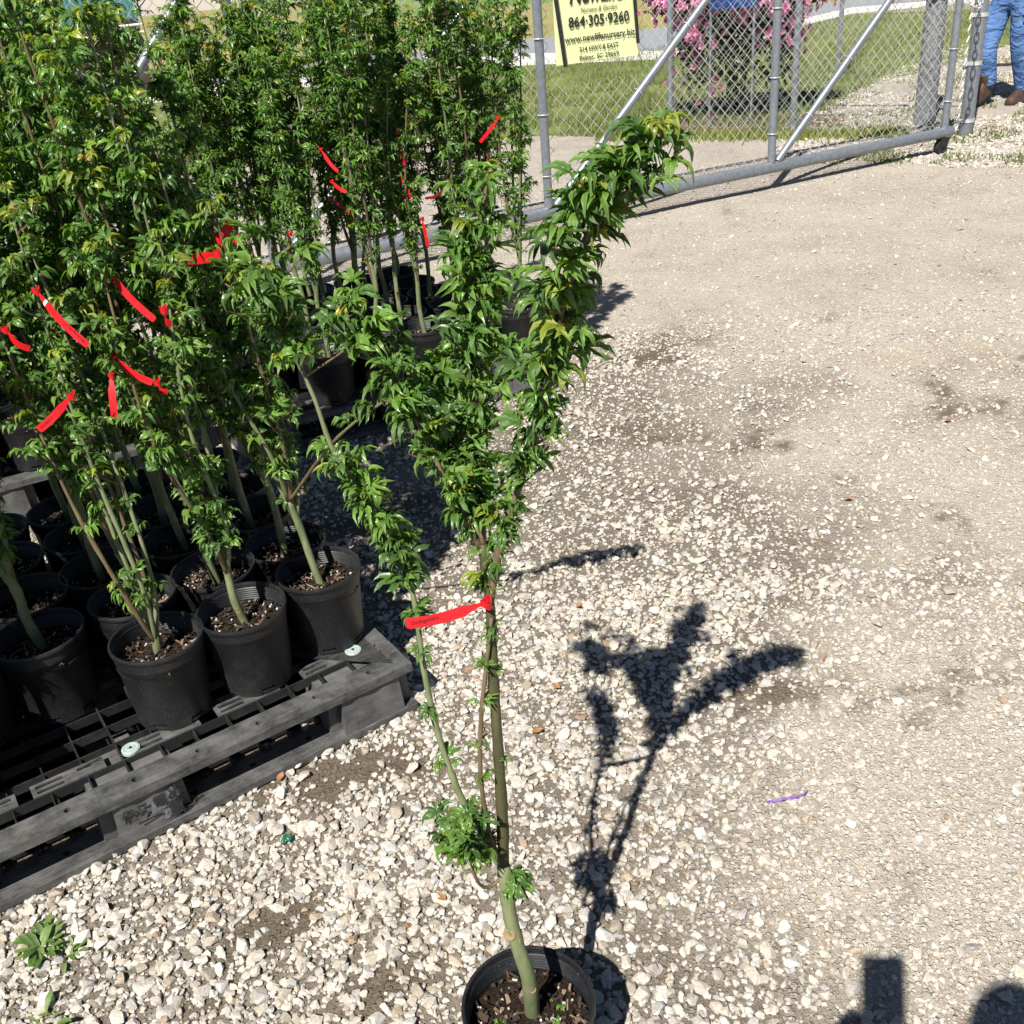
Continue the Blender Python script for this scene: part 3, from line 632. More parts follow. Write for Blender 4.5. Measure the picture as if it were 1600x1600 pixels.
M['sole'] = plain('dark_sole', [(.3, (.012, .01, .01)), (.7, (.03, .025, .022))], 30, .8)
def boot(parent, loc, rz, pitch):
    o = empty('boot', loc, rz); o.parent = parent; o.rotation_euler = (0, pitch, rz)
    P = [(-.10, .030, .00), (-.07, .040, .0), (0, .043, 0), (.08, .047, 0), (.14, .045, 0), (.185, .028, 0)]
    H = [.085, .115, .12, .085, .06, .035]; vs = []; n = 10
    for (x, w, _), h in zip(P, H):
        for k in range(n):
            a = math.pi*k/(n-1); vs.append((x, w*math.cos(a), .018+h*math.sin(a)**.7))
    fs = [(i*n+k, i*n+k+1, (i+1)*n+k+1, (i+1)*n+k) for i in range(len(P)-1) for k in range(n-1)]+[tuple(range(n)), tuple(range(6*n-1, 5*n-1, -1))]
    fs += [(i*n, (i+1)*n, (i+1)*n+n-1, i*n+n-1) for i in range(len(P)-1)]
    MB().add(vs, fs).tube([(-.04, 0, .09), (-.045, 0, .19)], [.052, .055], 12).build('upper', M['boot'], o, smooth=True, sharp=60, recalc=True)
    out = [(-.112, -.03), (-.06, -.043), (.08, -.052), (.16, -.044), (.198, 0), (.16, .044), (.08, .052), (-.06, .043), (-.112, .03)]
    MB().plate(out, [], 0.0, .02).build('sole', M['sole'], o)
    return o
def hand(parent, wrist, fdir, palmn, curl=.5, mat=None, side=1):
    f = np.array(fdir, float); f /= np.linalg.norm(f); nrm = np.array(palmn, float); nrm -= f*(nrm@f); nrm /= np.linalg.norm(nrm); s = np.cross(f, nrm)*side; w = np.array(wrist, float)
    V = [w, w+f*.045, w+f*.085]; E_ = [(0, 1), (1, 2)]; Rr = [(.024, .018), (.038, .016), (.040, .014)]
    for i, L in enumerate((.070, .080, .074, .058)):
        b0 = w+f*.088+s*(-.030+.020*i); k = len(V); d = f.copy(); V.append(b0); Rr.append(.0095); E_.append((2, k))
        p = b0
        for j, q in enumerate((.45, .3, .25)):
            c = curl*(j+1)*.75; d = f*math.cos(c)+nrm*math.sin(c); p = p+d*L*q; V.append(p); Rr.append(.0085-.0008*j); E_.append((k+j, k+j+1))
    k = len(V); t0 = w+f*.03-s*.034; V += [t0, t0+(f*.6-s*.7+nrm*.3)*.035, t0+(f*.9-s*.7+nrm*.6)*.062]; Rr += [.012, .0105, .0085]; E_ += [(1, k), (k, k+1), (k+1, k+2)]
    return V, E_, Rr
def person(name, loc, rz, pose, mats, label, scale=1.0):
    # pose: joint name -> local position, x forward, y left, z up
    J = pose; root = empty(name, loc, rz); tag(root, label, 'person')
    V = [J['pelvis'], J['spine'], J['chest'], J['neck'], J['head0'], J['head'], J['crown']]; E_ = [(0, 1), (1, 2), (2, 3), (3, 4), (4, 5), (5, 6)]
    Rr = [(.15, .11), (.135, .10), (.16, .11), (.055, .058), (.066, .075), (.074, .094), (.055, .07)]
    for s in 'lr':
        k = len(V); V += [J['sh'+s], J['el'+s], J['wr'+s]]; E_ += [(2, k), (k, k+1), (k+1, k+2)]; Rr += [.058, .042, .027]
        hv, he, hr = hand(None, J['wr'+s], J['hd'+s], J['hn'+s], J.get('curl'+s, .5), side=1 if s == 'l' else -1); q = len(V); V += hv[1:]; Rr += hr[1:]
        E_ += [((k+2) if a == 0 else a+q-1, b+q-1) for a, b in he]
        k = len(V); V += [J['hip'+s], J['kn'+s], J['an'+s], J['to'+s]]; E_ += [(0, k), (k, k+1), (k+1, k+2), (k+2, k+3)]; Rr += [.085, .056, .040, .030]
    skin('body', V, E_, Rr, M['skin'], root)
    hd = np.array(J['head']); fw = np.array(J.get('face', (1, 0, 0)), float); fw /= np.linalg.norm(fw); lf = np.cross([0, 0, 1.0], fw); up = np.cross(fw, lf)
    MB().tube([hd+fw*.085+up*.02, hd+fw*.112-up*.015, hd+fw*.095-up*.03], [.008, .014, .010], 8).build('nose', M['skin'], root, smooth=True)
    MB().tube([hd+fw*.088-up*.06+lf*x for x in (-.022, 0, .022)], [.003, .006, .003], 6).build('mouth', plain('lips', [(.3, (.33, .13, .10)), (.7, (.38, .16, .13))], 20), root, smooth=True)
    for s in (-1, 1):
        bm = bmesh.new(); bmesh.ops.create_uvsphere(bm, u_segments=10, v_segments=6, radius=.012); me = bpy.data.meshes.new('eye'); bm.to_mesh(me); bm.free(); me.materials.append(M['ink']); link('eye', me, root, hd+fw*.083+lf*s*.032+up*.012)
        MB().tube([hd+lf*s*.078+up*.02, hd+lf*s*.09-up*.002-fw*.01, hd+lf*s*.078-up*.03], [.012, .016, .009], 8).build('ear', M['skin'], root, smooth=True)
    bm = bmesh.new(); bmesh.ops.create_uvsphere(bm, u_segments=20, v_segments=12, radius=1)
    for v in list(bm.verts):
        if v.co.z < -.15 and v.co.x > -.3 or v.co.x > .62: v.co *= .72
    for v in bm.verts: v.co = Vector(hd+up*.03)+Vector(fw)*v.co.x*.102+Vector(lf)*v.co.y*.088+Vector(up)*v.co.z*.115
    me = bpy.data.meshes.new('hair'); bm.to_mesh(me); bm.free(); me.materials.append(M['hair']); link('hair', me, root)
    # jeans and shirt
    V = [np.array(J['pelvis'])+[0, 0, .06], J['pelvis']]; E_ = [(0, 1)]; Rr = [(.165, .125), (.17, .13)]
    for s in 'lr':
        k = len(V); h, n_, a = [np.array(J[q+s], float) for q in ('hip', 'kn', 'an')]
        V += [h, (h+n_)/2, n_, (n_*.5+a*.5), n_*.15+a*.85, a*.93+n_*.07+[.0, 0, -.02]]; E_ += [(1, k)]+[(k+i, k+i+1) for i in range(5)]; Rr += [.115, .106, .092, .084, .082, .084]
    skin('jeans', V, E_, Rr, mats[0], root, 2)
    V = [np.array(J['pelvis'])+[0, 0, -.03], J['spine'], J['chest'], np.array(J['neck'])+[0, 0, -.05]]; E_ = [(0, 1), (1, 2), (2, 3)]; Rr = [(.185, .145), (.165, .13), (.185, .13), (.075, .07)]
    for s in 'lr':
        k = len(V); e = np.array(J['el'+s], float); V += [J['sh'+s], e, e*.6+np.array(J['wr'+s], float)*.4]; E_ += [(2, k), (k, k+1), (k+1, k+2)]; Rr += [.075, .06, .052]
    skin('shirt', V, E_, Rr, mats[1], root, 2)
    return root
# walking person by the gate post, facing the left of the photograph
WP = dict(pelvis=(0, 0, .93), spine=(0, 0, 1.10), chest=(.01, 0, 1.34), neck=(.02, 0, 1.50), head0=(.03, 0, 1.57), head=(.045, 0, 1.63), crown=(.04, 0, 1.73),
          shl=(0, .19, 1.42), ell=(-.05, .25, 1.14), wrl=(.08, .26, .95), hdl=(.4, 0, -1), hnl=(0, -1, 0), shr=(0, -.19, 1.42), elr=(-.08, -.25, 1.15), wrr=(.05, -.24, .96), hdr=(.3, 0, -1), hnr=(0, 1, 0),
          hipl=(0, .095, .86), knl=(-.05, .10, .47), anl=(-.20, .105, .085), tol=(-.08, .10, .03), hipr=(0, -.095, .86), knr=(.14, -.105, .49), anr=(.04, -.105, .15), tor=(.13, -.105, .045))
wp_p = pz(1562, 163)
wr = person('person', (wp_p[0]-.01, wp_p[1]-.0, 0), R(212), WP, (M['denim'], M['khaki']), 'person in blue jeans, khaki shirt and brown boots walking past the gate post')
boot(wr, (.08, -.105, .0), 0, R(0)); boot(wr, (-.15, .105, .0), 0, R(0))
for o in wr.children:
    if o.name.startswith('boot') and o.location.y < 0: o.rotation_euler = (0, R(24), 0); o.location = (.08, -.105, .075)
# the photographer, whose shadow reaches into the picture, holding a phone
PP = dict(pelvis=(0, 0, .93), spine=(.02, 0, 1.12), chest=(.04, 0, 1.36), neck=(.07, 0, 1.50), head0=(.10, 0, 1.565), head=(.12, 0, 1.63), crown=(.10, 0, 1.74), face=(.9, .2, -.25),
          shl=(.04, .19, 1.42), ell=(.16, .26, 1.20), wrl=(.335, .190, 1.315), hdl=(.25, -.1, 1), hnl=(.2, -1, 0), curll=.45, shr=(.04, -.19, 1.42), elr=(-.04, -.27, 1.15), wrr=(.04, -.26, .92), hdr=(.2, 0, -1), hnr=(0, 1, 0), curlr=.4,
          hipl=(0, .095, .86), knl=(.02, .11, .48), anl=(0, .12, .09), tol=(.11, .125, .03), hipr=(0, -.095, .86), knr=(.02, -.11, .48), anr=(0, -.12, .09), tor=(.11, -.125, .03))
M['shirt2'] = mk_cloth('grey_cotton', (.10, .10, .11), (.16, .16, .17))
ph_ = person('person', (.16, -.36, 0), R(92), PP, (M['denim'], M['shirt2']), 'person standing behind the viewpoint in grey shirt holding up a phone')
boot(ph_, (.04, .12, 0), 0, 0); boot(ph_, (.04, -.12, 0), 0, 0)
phone = empty('phone'); phone.matrix_world = cam.matrix_world.copy(); tag(phone, 'black phone held upright by the person behind the viewpoint', 'phone')
M['phone'] = plain('black_phone_glass', [(.3, (.01, .01, .012)), (.7, (.02, .02, .022))], 5, .15)
bm = bmesh.new(); bmesh.ops.create_cube(bm, size=1)
for v in bm.verts: v.co = Vector((v.co.x*.076+.010, v.co.y*.160-.066, v.co.z*.008+.009))
bmesh.ops.bevel(bm, geom=list(bm.edges), offset=.003, segments=2, affect='EDGES'); me = bpy.data.meshes.new('case'); bm.to_mesh(me); bm.free(); me.materials.append(M['phone']); link('case', me, phone)
MB().box(-.025, .045, -.142, .010, .0133, .0139).build('screen', M['glass'], phone)
# ------------------------------------------------------------------ pallets
def circ(x, y, r, n=10): return [(x+r*math.cos(2*math.pi*i/n), y+r*math.sin(2*math.pi*i/n)) for i in range(n)]
PW, PD, PH = 1.30, 1.12, .14
def block_mesh(w, d, h, flutes, seed):
    bm = bmesh.new(); bmesh.ops.create_cube(bm, size=1)
    for v in bm.verts: v.co = Vector((v.co.x*w*(1.0 if v.co.z < 0 else .95), v.co.y*d*(1.0 if v.co.z < 0 else .97), (v.co.z+.5)*h))
    bmesh.ops.bevel(bm, geom=[e for e in bm.edges if abs(e.verts[0].co.z-e.verts[1].co.z) > .02], offset=.028, segments=4, affect='EDGES')
    bmesh.ops.subdivide_edges(bm, edges=[e for e in bm.edges if e.calc_length() > .05], cuts=6, use_grid_fill=True)
    for v in bm.verts:
        if flutes: k = .0022*math.sin(v.co.x*95+seed); v.co.y += k if v.co.y < 0 else -k; v.co.x += .0015*math.sin(v.co.y*95+seed)
        v.co.y += .0012*mnoise.noise(Vector((v.co.x*30, v.co.z*30, seed)))
    me = bpy.data.meshes.new('block'); bm.to_mesh(me); bm.free(); me.polygons.foreach_set('use_smooth', [True]*len(me.polygons)); me.set_sharp_from_angle(angle=R(32)); me.materials.append(M['block']); return me
BLK = [block_mesh(.215, .19, .105, True, 1.0), block_mesh(.185, .19, .105, True, 2.0), block_mesh(.185, .17, .105, False, 3.0)]
def ribbed(mb, x0, x1, y0, y1, z, n, along):
    for i in range(n):
        if along == 'x':
            y = y0+(y1-y0)*(i+.5)/n
            if abs(i-6.5) < 1.6: continue
            mb.box(x0, x1, y-.0018, y+.0018, z-.001, z+.0014)
        else: x = x0+(x1-x0)*(i+.5)/n; mb.box(x-.0022, x+.0022, y0, y1, z, z+.0022)
PALMESH = {}
def pm(key, fn):
    if key not in PALMESH: PALMESH[key] = fn()
    return PALMESH[key]
def pallet(loc, ang, label, writing):
    p = empty('plastic_pallet', loc, ang); tag(p, label, 'pallet', 'black plastic pallets under the saplings')
    zb = .019
    def bar(x0, x1, y0, y1, z0, z1, holes, ribs=None, hr=.0085):
        mb = MB().plate([(x0, y0), (x1, y0), (x1, y1), (x0, y1)], [circ(hx, hy, hr) for hx, hy in holes], z0, z1)
        if ribs: ribbed(mb, x0+.004, x1-.004, y0+.004, y1-.004, z1, ribs[0], ribs[1])
        return mb.mesh('bar', M['pallet'])
    hx = [-PW+.07+.138*i for i in range(9)]
    for y0, y1 in ((0, .085), (PD-.085, PD)):
        link('bottom_bar', pm('bb%g' % y0, lambda: bar(-PW, 0, y0, y1, .001, zb, [(x, (y0+y1)/2+.016) for x in hx], (11, 'x'))), p)
        link('top_bar', pm('tb%g' % y0, lambda: bar(-PW, 0, y0 if y0 == 0 else y0+.02, y1 if y0 else .064, PH-.022, PH, [(x+.03, (y0+y1)/2-(.008 if y0 == 0 else -.01)) for x in hx[1:4]+hx[4:]]+([(-.032, .032)]), None, .0075)), p)
    for x0, x1 in ((-.085, -.0), (-PW, -PW+.085), (-PW/2-.05, -PW/2+.05)):
        link('bottom_bar', pm('bs%g' % x0, lambda: bar(x0, x1, .086, PD-.086, .001, zb, [((x0+x1)/2, .25+.2*i) for i in range(4)])), p)
    for x0, x1 in ((-.064, 0), (-PW, -PW+.064)):
        link('top_bar', pm('ts%g' % x0, lambda: bar(x0, x1, .065, PD-.066, PH-.022, PH, [((x0+x1)/2, .12+.16*i) for i in range(6)]+[((x0+x1)/2, .09)], None, .007)), p)
    for i, bx in enumerate((-.1095, -PW/2, -PW+.1095)):
        for j, by in enumerate((.1, PD/2, PD-.1)):
            o = link('block', BLK[0 if i != 1 else 1] if j != 1 else BLK[2], p, (bx, by, zb-.002))
    # thin ribs that make the open deck
    zr0, zr1 = PH-.026, PH-.003
    for i, y in enumerate(np.linspace(.115, PD-.115, 14)):
        link('rib', pm('rx', lambda: MB().box(-PW+.064, -.064, -.0016, .0016, zr0, zr1).mesh('rib', M['pallet_in'])), p, (0, y, 0))
    for i, x in enumerate(np.linspace(-PW+.115, -.115, 15)):
        link('rib', pm('ry', lambda: MB().box(-.0016, .0016, .064, PD-.064, zr0-.002, zr1-.001).mesh('rib', M['pallet_in'])), p, (x, 0, 0))
    for y in (.137, PD/2, PD-.137):                       # flat cross strips with slots
        for x in (-.15, -.36, -.55, -.76, -.94, -1.13):
            link('slotted_plate', pm('sp', lambda: MB().plate([(-.075, -.021), (.075, -.021), (.075, .021), (-.075, .021)], [[(-.065, .004), (-.01, .004), (-.01, .014), (-.065, .014)], [(-.065, -.014), (-.01, -.014), (-.01, -.004), (-.065, -.004)], [(.02, .004), (.066, .004), (.066, .014), (.02, .014)]], -.004, .001).mesh('slotted_plate', M['pallet'])), p, (x, y, PH-.0015))
    for x in (-.086, -.627, -1.19):
        for y in (.136, PD-.14):
            d = MB(); d.lathe([(0, .0), (.019, 0), (.020, -.001), (.020, -.008)], 24); dk = link('plug', pm('plug', lambda: d.mesh('plug', M['plug'], recalc=True)), p, (x, y, PH+.0035))
            link('ring', pm('ring', lambda: MB().lathe([(.0175, .0006), (.0165, .0012), (.0145, .0012), (.0135, .0006)], 24).lathe([(.0095, .0006), (.0085, .0012), (.0065, .0012), (.0055, .0006)], 24).mesh('ring', M['plug2'])), dk)
            link('hub', pm('hub', lambda: MB().lathe([(.0035, .0003), (.0032, .002), (0, .002)], 12).mesh('hub', M['pallet_in'])), dk)
    for x in np.linspace(-PW+.15, -.15, 15):                # ribs of the lower deck
        link('lower_rib', pm('lr', lambda: MB().box(-.002, .002, .086, PD-.086, .002, .034).mesh('lower_rib', M['pallet_in'])), p, (x, 0, 0))
    for y in (.13, .19, .25, .31, .38, .45, .52, .60, .68, .75, .82, .89, .96): link('lower_rib', pm('lry', lambda: MB().box(-PW+.086, -.086, -.002, .002, .003, .033).mesh('lower_rib', M['pallet_in'])), p, (0, y, 0))
    if writing:
        for body, x, z, w, sz in (('\u4f0a', -.70, .070, .028, .034), ('\u4e39', -.668, .072, .026, .032), ('\u96fb', -.632, .074, .028, .034), ('\u3081', -.600, .076, .026, .034), ('\u4e00', -.672, .034, .05, .05), ('\u91cd', -.608, .036, .034, .042)):
            me = text_mesh('lettering', body, sz, M['ink'], 0, w, .0008); link('lettering', me, p, (x, -.0005 + .0015, z), (R(90), 0, 0))
        for x, z, w, h in ((-.640, .062, .040, .034), (-.606, .072, .028, .038), (-.62, .032, .04, .03)):
            MB().add([(x, 0, z), (x+w, 0, z+.002), (x+w-.004, 0, z+h), (x+.004, 0, z+h-.006)], [(0, 1, 2, 3)]).build('pale_patch', M['scuff'], p, (0, .0022, 0))
    return p
M['plug'] = plain('pale_green_plug', [(.3, (.30, .34, .31)), (.7, (.42, .46, .42))], 80, .5)
M['plug2'] = plain('teal_plug_ring', [(.3, (.24, .36, .34)), (.7, (.32, .43, .40))], 80, .5)
def mk_scuff():
    m, nt, b = mat_new('pale_paint_scuff'); n = noise_n(nt, 160, 5, .75, coord(nt), .5); b.inputs['Base Color'].default_value = (.20, .23, .28, 1); b.inputs['Roughness'].default_value = .8
    nt.links.new(ramp(nt, n, [(.42, (0, 0, 0)), (.6, (.8, .8, .8))]), b.inputs['Alpha']); return m
M['scuff'] = mk_scuff()
P1 = pz(655, 1110, 0); P1ANG = R(32.2)
pal1 = pallet((P1[0], P1[1], .004), P1ANG, 'worn black plastic pallet with lettering on its block, nearest the viewer', True)
P2 = np.array([.235, 3.955, 0]); P2ANG = R(24.8)
pal2 = pallet((P2[0], P2[1], .004), P2ANG, 'black plastic pallet behind the near one, in front of the gate', False)
P3 = P2-np.array([math.cos(P2ANG), math.sin(P2ANG), 0])*1.45+np.array([-.05, .10, 0]); P3ANG = R(27)
pal3 = pallet((P3[0], P3[1], .004), P3ANG, 'black plastic pallet farthest left, half hidden behind saplings', False)

# ------------------------------------------------------------------ pots
POT_H, SOIL_Z = .20, .152
NSEG = 48
def pot_body():
    prof = [(.081, 0), (.082, .018), (.0945, .160), (.0958, .1615), (.0968, .166), (.0978, .189), (.0955, .189)]
    ins = []
    for i in range(6): z = .187-i*.0055; ins += [(.0955-.0003*i, z), (.0936-.0003*i, z-.0022), (.0955-.0003*i, z-.0044)]
    prof += ins+[(.0925, .150), (.0918, .135)]
    notch = {0, 1, 2, 8, 9, 10, 16, 17, 18, 24, 25, 26, 32, 33, 34, 40, 41, 42}
    mb = MB(); mb.lathe(prof, NSEG, lambda i, k: i == 0 and k in notch)
    mb.lathe([(.0, .012), (.0800, .012), (.0806, .004)], NSEG)      # floor of the pot seen through the notches
    return mb.mesh('pot', M['pot'], smooth=True, sharp=38)
def pot_rim():
    return MB().lathe([(.0960, .188), (.1012, .1885), (.1022, .1905), (.1022, .196), (.1012, .1992), (.0990, .2), (.0968, .1992), (.0960, .197), (.0957, .186)], NSEG).mesh('rim', M['pot'], smooth=True, sharp=50)
POTB, POTR = pot_body(), pot_rim()
SOILS = []; MULCH = []
for sdx in range(4):
    r2 = random.Random(40+sdx); mb = MB(); n = 28; rings = 8; vs = [(0, 0, .004)]
    for j in range(1, rings+1):
        for k in range(n):
            a = 6.283*k/n; r = .0925*j/rings; vs.append((r*math.cos(a), r*math.sin(a), .007*mnoise.noise(Vector((r*math.cos(a)*45, r*math.sin(a)*45, sdx)))-.004*(j/rings)))
    fs = [(0, 1+k, 1+(k+1) % n) for k in range(n)]+[(1+(j-1)*n+k, 1+j*n+k, 1+j*n+(k+1) % n, 1+(j-1)*n+(k+1) % n) for j in range(1, rings) for k in range(n)]
    mb.add(vs, fs); SOILS.append(mb.mesh('soil', M['soil'], smooth=True, recalc=True))
    mb = MB()
    for i in range(300):
        a = r2.uniform(0, 6.28); r = .088*math.sqrt(r2.random()); perl = r2.random() < .12
        L, w, h = (r2.uniform(.0012, .0022),)*3 if perl else (r2.lognormvariate(-5.35, .55), r2.lognormvariate(-6.2, .45), r2.uniform(.0006, .0018))
        mb.col = (.55, .53, .5) if perl else r2.choice([(.022, .015, .011), (.04, .026, .018), (.08, .05, .034), (.15, .095, .068), (.013, .010, .008), (.03, .022, .016), (.02, .014, .01), (.19, .14, .10)])
        E3 = Euler((r2.uniform(-.6, .6), r2.uniform(-.6, .6), r2.uniform(0, 6.28))).to_matrix(); c0 = Vector((r*math.cos(a), r*math.sin(a), r2.uniform(.001, .007)))
        mb.add([tuple(c0+E3 @ Vector((x*L, y*w, z*h))) for z in (-1, 1) for x, y in ((-1, -.7), (1, -1), (.8, 1), (-1, .8))], [(3, 2, 1, 0), (4, 5, 6, 7), (0, 1, 5, 4), (1, 2, 6, 5), (2, 3, 7, 6), (3, 0, 4, 7)])
    MULCH.append(mb.mesh('mulch', M['tint']))

# ------------------------------------------------------------------ maple leaves
def leaf_arrays(seed, lobes=7, seg=4):
    r = np.random.default_rng(seed); V = []; T = []; K = []
    pet = r.uniform(.35, .65); b0 = np.array([0, pet*.86, pet*.42])
    # petiole
    w = .014; V += [(-w, 0, 0), (w, 0, 0), (w*.8, b0[1], b0[2]), (-w*.8, b0[1], b0[2]), (0, 0, -.03), (0, b0[1], b0[2]-.025)]; T += [(0, 1, 2), (0, 2, 3), (1, 4, 5), (1, 5, 2), (4, 0, 3), (4, 3, 5)]; K += [(1.9, 1.05, .7)]*6
    angs = {7: (0, 37, -37, 76, -76, 118, -118), 5: (0, 42, -42, 92, -92)}[lobes]
    Ls = {7: (1, .94, .94, .78, .78, .42, .42), 5: (1, .92, .92, .68, .68)}[lobes]
    curl = r.uniform(.40, .95)
    st = {4: [(0, .34), (.20, .62), (.38, 1.02), (.54, .82), (.70, .92), (.86, .44), (1, 0)], 3: [(0, .25), (.42, 1.0), (.76, .7), (1, 0)], 2: [(0, .28), (.5, 1.0), (1, 0)]}[seg]
    for a, L in zip(angs, Ls):
        L *= r.uniform(.78, 1.08); a = math.radians(a+r.uniform(-8, 8)); wk = (.090 if lobes == 7 else .108)*r.uniform(.85, 1.2); tw = r.uniform(-.85, .85); cl = curl*r.uniform(.6, 1.5); rollk = r.uniform(-.5, .5); k = len(V)
        rows = []
        for t, wf in st:
            aa = a+tw*t*t; rr_ = L*(t-.34*cl*t*t*t); z = .22*t*(1-t)-cl*.55*L*t**2.3
            d = np.array([math.sin(aa), math.cos(aa), 0]); s = np.array([math.cos(aa), -math.sin(aa), 0]); c = b0+d*rr_+np.array([0, 0, z]); ww = wk*wf
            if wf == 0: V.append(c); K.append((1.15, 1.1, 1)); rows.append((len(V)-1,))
            else:
                lift = .55*ww+r.uniform(-.045, .05)
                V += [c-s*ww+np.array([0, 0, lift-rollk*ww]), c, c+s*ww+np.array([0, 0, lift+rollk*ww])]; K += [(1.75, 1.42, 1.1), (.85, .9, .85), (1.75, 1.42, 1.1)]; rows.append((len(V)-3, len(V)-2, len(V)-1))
        for i in range(len(rows)-1):
            A, B = rows[i], rows[i+1]
            if len(B) == 3: T += [(A[0], A[1], B[1]), (A[0], B[1], B[0]), (A[1], A[2], B[2]), (A[1], B[2], B[1])]
            else: T += [(A[0], A[1], B[0]), (A[1], A[2], B[0])]
    return np.array(V, float), np.array([(t[0], t[2], t[1]) for t in T]), np.array(K, float)
LEAF = {s: [leaf_arrays(1000*s+i, l, s) for i in range(6)] for s, l in ((4, 7), (3, 5), (2, 5))}
LCACHE = {}
TINTS = {'dark': (.024, .078, .012), 'mid': (.046, .135, .018), 'light': (.098, .215, .028), 'young': (.20, .26, .022), 'gold': (.32, .24, .04)}
def leaf_obj_mesh(seg, v, tint):
    key = (seg, v, tint)
    if key not in LCACHE:
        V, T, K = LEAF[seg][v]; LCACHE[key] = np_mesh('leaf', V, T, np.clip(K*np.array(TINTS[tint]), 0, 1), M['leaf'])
    return LCACHE[key]
def leaf_frame(out, droop, roll):
    o = np.array([out[0], out[1], 0.0]); o /= (np.linalg.norm(o)+1e-9); y = o*math.cos(droop)-np.array([0, 0, 1])*math.sin(droop)
    x = np.cross(y, [0, 0, 1.0]); x /= np.linalg.norm(x); z = np.cross(x, y)
    c, s = math.cos(roll), math.sin(roll); x2 = x*c+z*s; z2 = z*c-x*s
    return np.stack([x2, y, z2], 1)
class Foliage:
    def __init__(s, seed): s.L = []; s.r = np.random.default_rng(seed)
    def leaf(s, p, out, size, tint, droop=None):
        r = s.r; droop = r.uniform(-.95, .15) if droop is None else droop
        s.L.append((np.array(p, float), leaf_frame(out, droop, r.normal(0, .35)), size, tint, int(r.integers(6))))
    def along(s, path, t0, t1, n, size, young=0.0, light=.42):
        r = s.r; m = len(path)-1; g = r.uniform(0, 6.28)
        nodes = max(1, int(round(n/5.0))); sp = 1.0/nodes
        offs = [(q+.5+r.uniform(-.25, .25))*sp for q in range(nodes)]
        for i in range(n):
            t = t0+(t1-t0)*min(1, max(0, offs[i % nodes]+r.normal(0, .10)*sp)); f = t*m; k = min(int(f), m-1); p = path[k]+(path[k+1]-path[k])*(f-k); g += 1.57+r.normal(0, .5)
            q = r.random(); young_ = young*(.25+1.1*t*t); tint = 'young' if q < young_ else ('light' if q < young_+light else ('mid' if q < .86 else 'dark'))
            s.leaf(p, (math.cos(g), math.sin(g)), size*r.uniform(.62, 1.22), tint)
    def tuft(s, p, n, size, tint=('light', 'young')):
        for i in range(n):
            a = s.r.uniform(0, 6.28); s.leaf(p, (math.cos(a), math.sin(a)), size*s.r.uniform(.6, 1.05), tint[int(s.r.integers(len(tint)))], s.r.uniform(-.5, .35))
    def build(s, parent, seg, n_obj, eye):
        if not s.L: return
        s.L.sort(key=lambda l: -(l[2]/np.linalg.norm(l[0]-eye))*(1+.3*s.r.random()))
        for p, Rm, sz, tint, v in s.L[:n_obj]:
            o = bpy.data.objects.new('leaf', leaf_obj_mesh(seg, v, tint)); COL.objects.link(o); o.parent = parent
            o.matrix_local = Matrix([[*(Rm[i]*sz), p[i]] for i in range(3)]+[[0, 0, 0, 1]])
        rest = s.L[n_obj:]
        if not rest: return
        VV = []; TT = []; KK = []; b = 0
        for v in range(6):
            sel = [l for l in rest if l[4] == v]
            if not sel: continue
            V, T, K = LEAF[seg][v]; Rm = np.stack([l[1] for l in sel]); S = np.array([l[2] for l in sel]); P = np.stack([l[0] for l in sel]); C = np.array([TINTS[l[3]] for l in sel])*s.r.uniform(.75, 1.3, (len(sel), 1))
            W = np.einsum('nij,vj->nvi', Rm, V)*S[:, None, None]+P[:, None, :]; n, nv = W.shape[:2]
            VV.append(W.reshape(-1, 3)); TT.append((T[None]+(np.arange(n)*nv)[:, None, None]+b).reshape(-1, 3)); KK.append(np.clip(K[None]*C[:, None, :], 0, 1).reshape(-1, 3)); b += n*nv
        tag(link('foliage', np_mesh('foliage', np.concatenate(VV), np.concatenate(TT), np.concatenate(KK), M['leaf']), parent), kind='stuff')

def stem_mesh(mb, path, r0, r1, n=8, knuckle=.0, seed=0):
    m = len(path); rad = np.linspace(r0, r1, m); rr_ = random.Random(seed)
    if knuckle:
        for i in range(2, m-1):
            if rr_.random() < .22: rad[i] *= 1+knuckle*rr_.uniform(.5, 1.2)
    mb.tube(path, rad, n); return mb
def pot_set(root, seed, tilt=(0, 0)):
    r = random.Random(seed); a = r.uniform(0, 6.28)
    p = link('pot', POTB, root, (0, 0, 0), (tilt[0], tilt[1], a)); link('rim', POTR, p)
    s = link('soil', SOILS[seed % 4], root, (0, 0, SOIL_Z), (tilt[0], tilt[1], r.uniform(0, 6.28))); tag(link('mulch', MULCH[(seed*7+1) % 4], s, (0, 0, 0), (0, 0, r.uniform(0, 6))), kind='stuff')
def scar(parent, p, out, s):
    # a pruned stub: raised ring and pale wood
    q = Vector((out[0], out[1], .35)).to_track_quat('Z', 'X').to_euler()
    link('pruning_scar', pm('scar', lambda: MB().lathe([(1.25, -.8), (1.15, .05), (1.0, .25), (.8, .2), (.5, .02), (0, .0)], 12).mesh('pruning_scar', M['scar'], smooth=True)), parent, p, q, s)

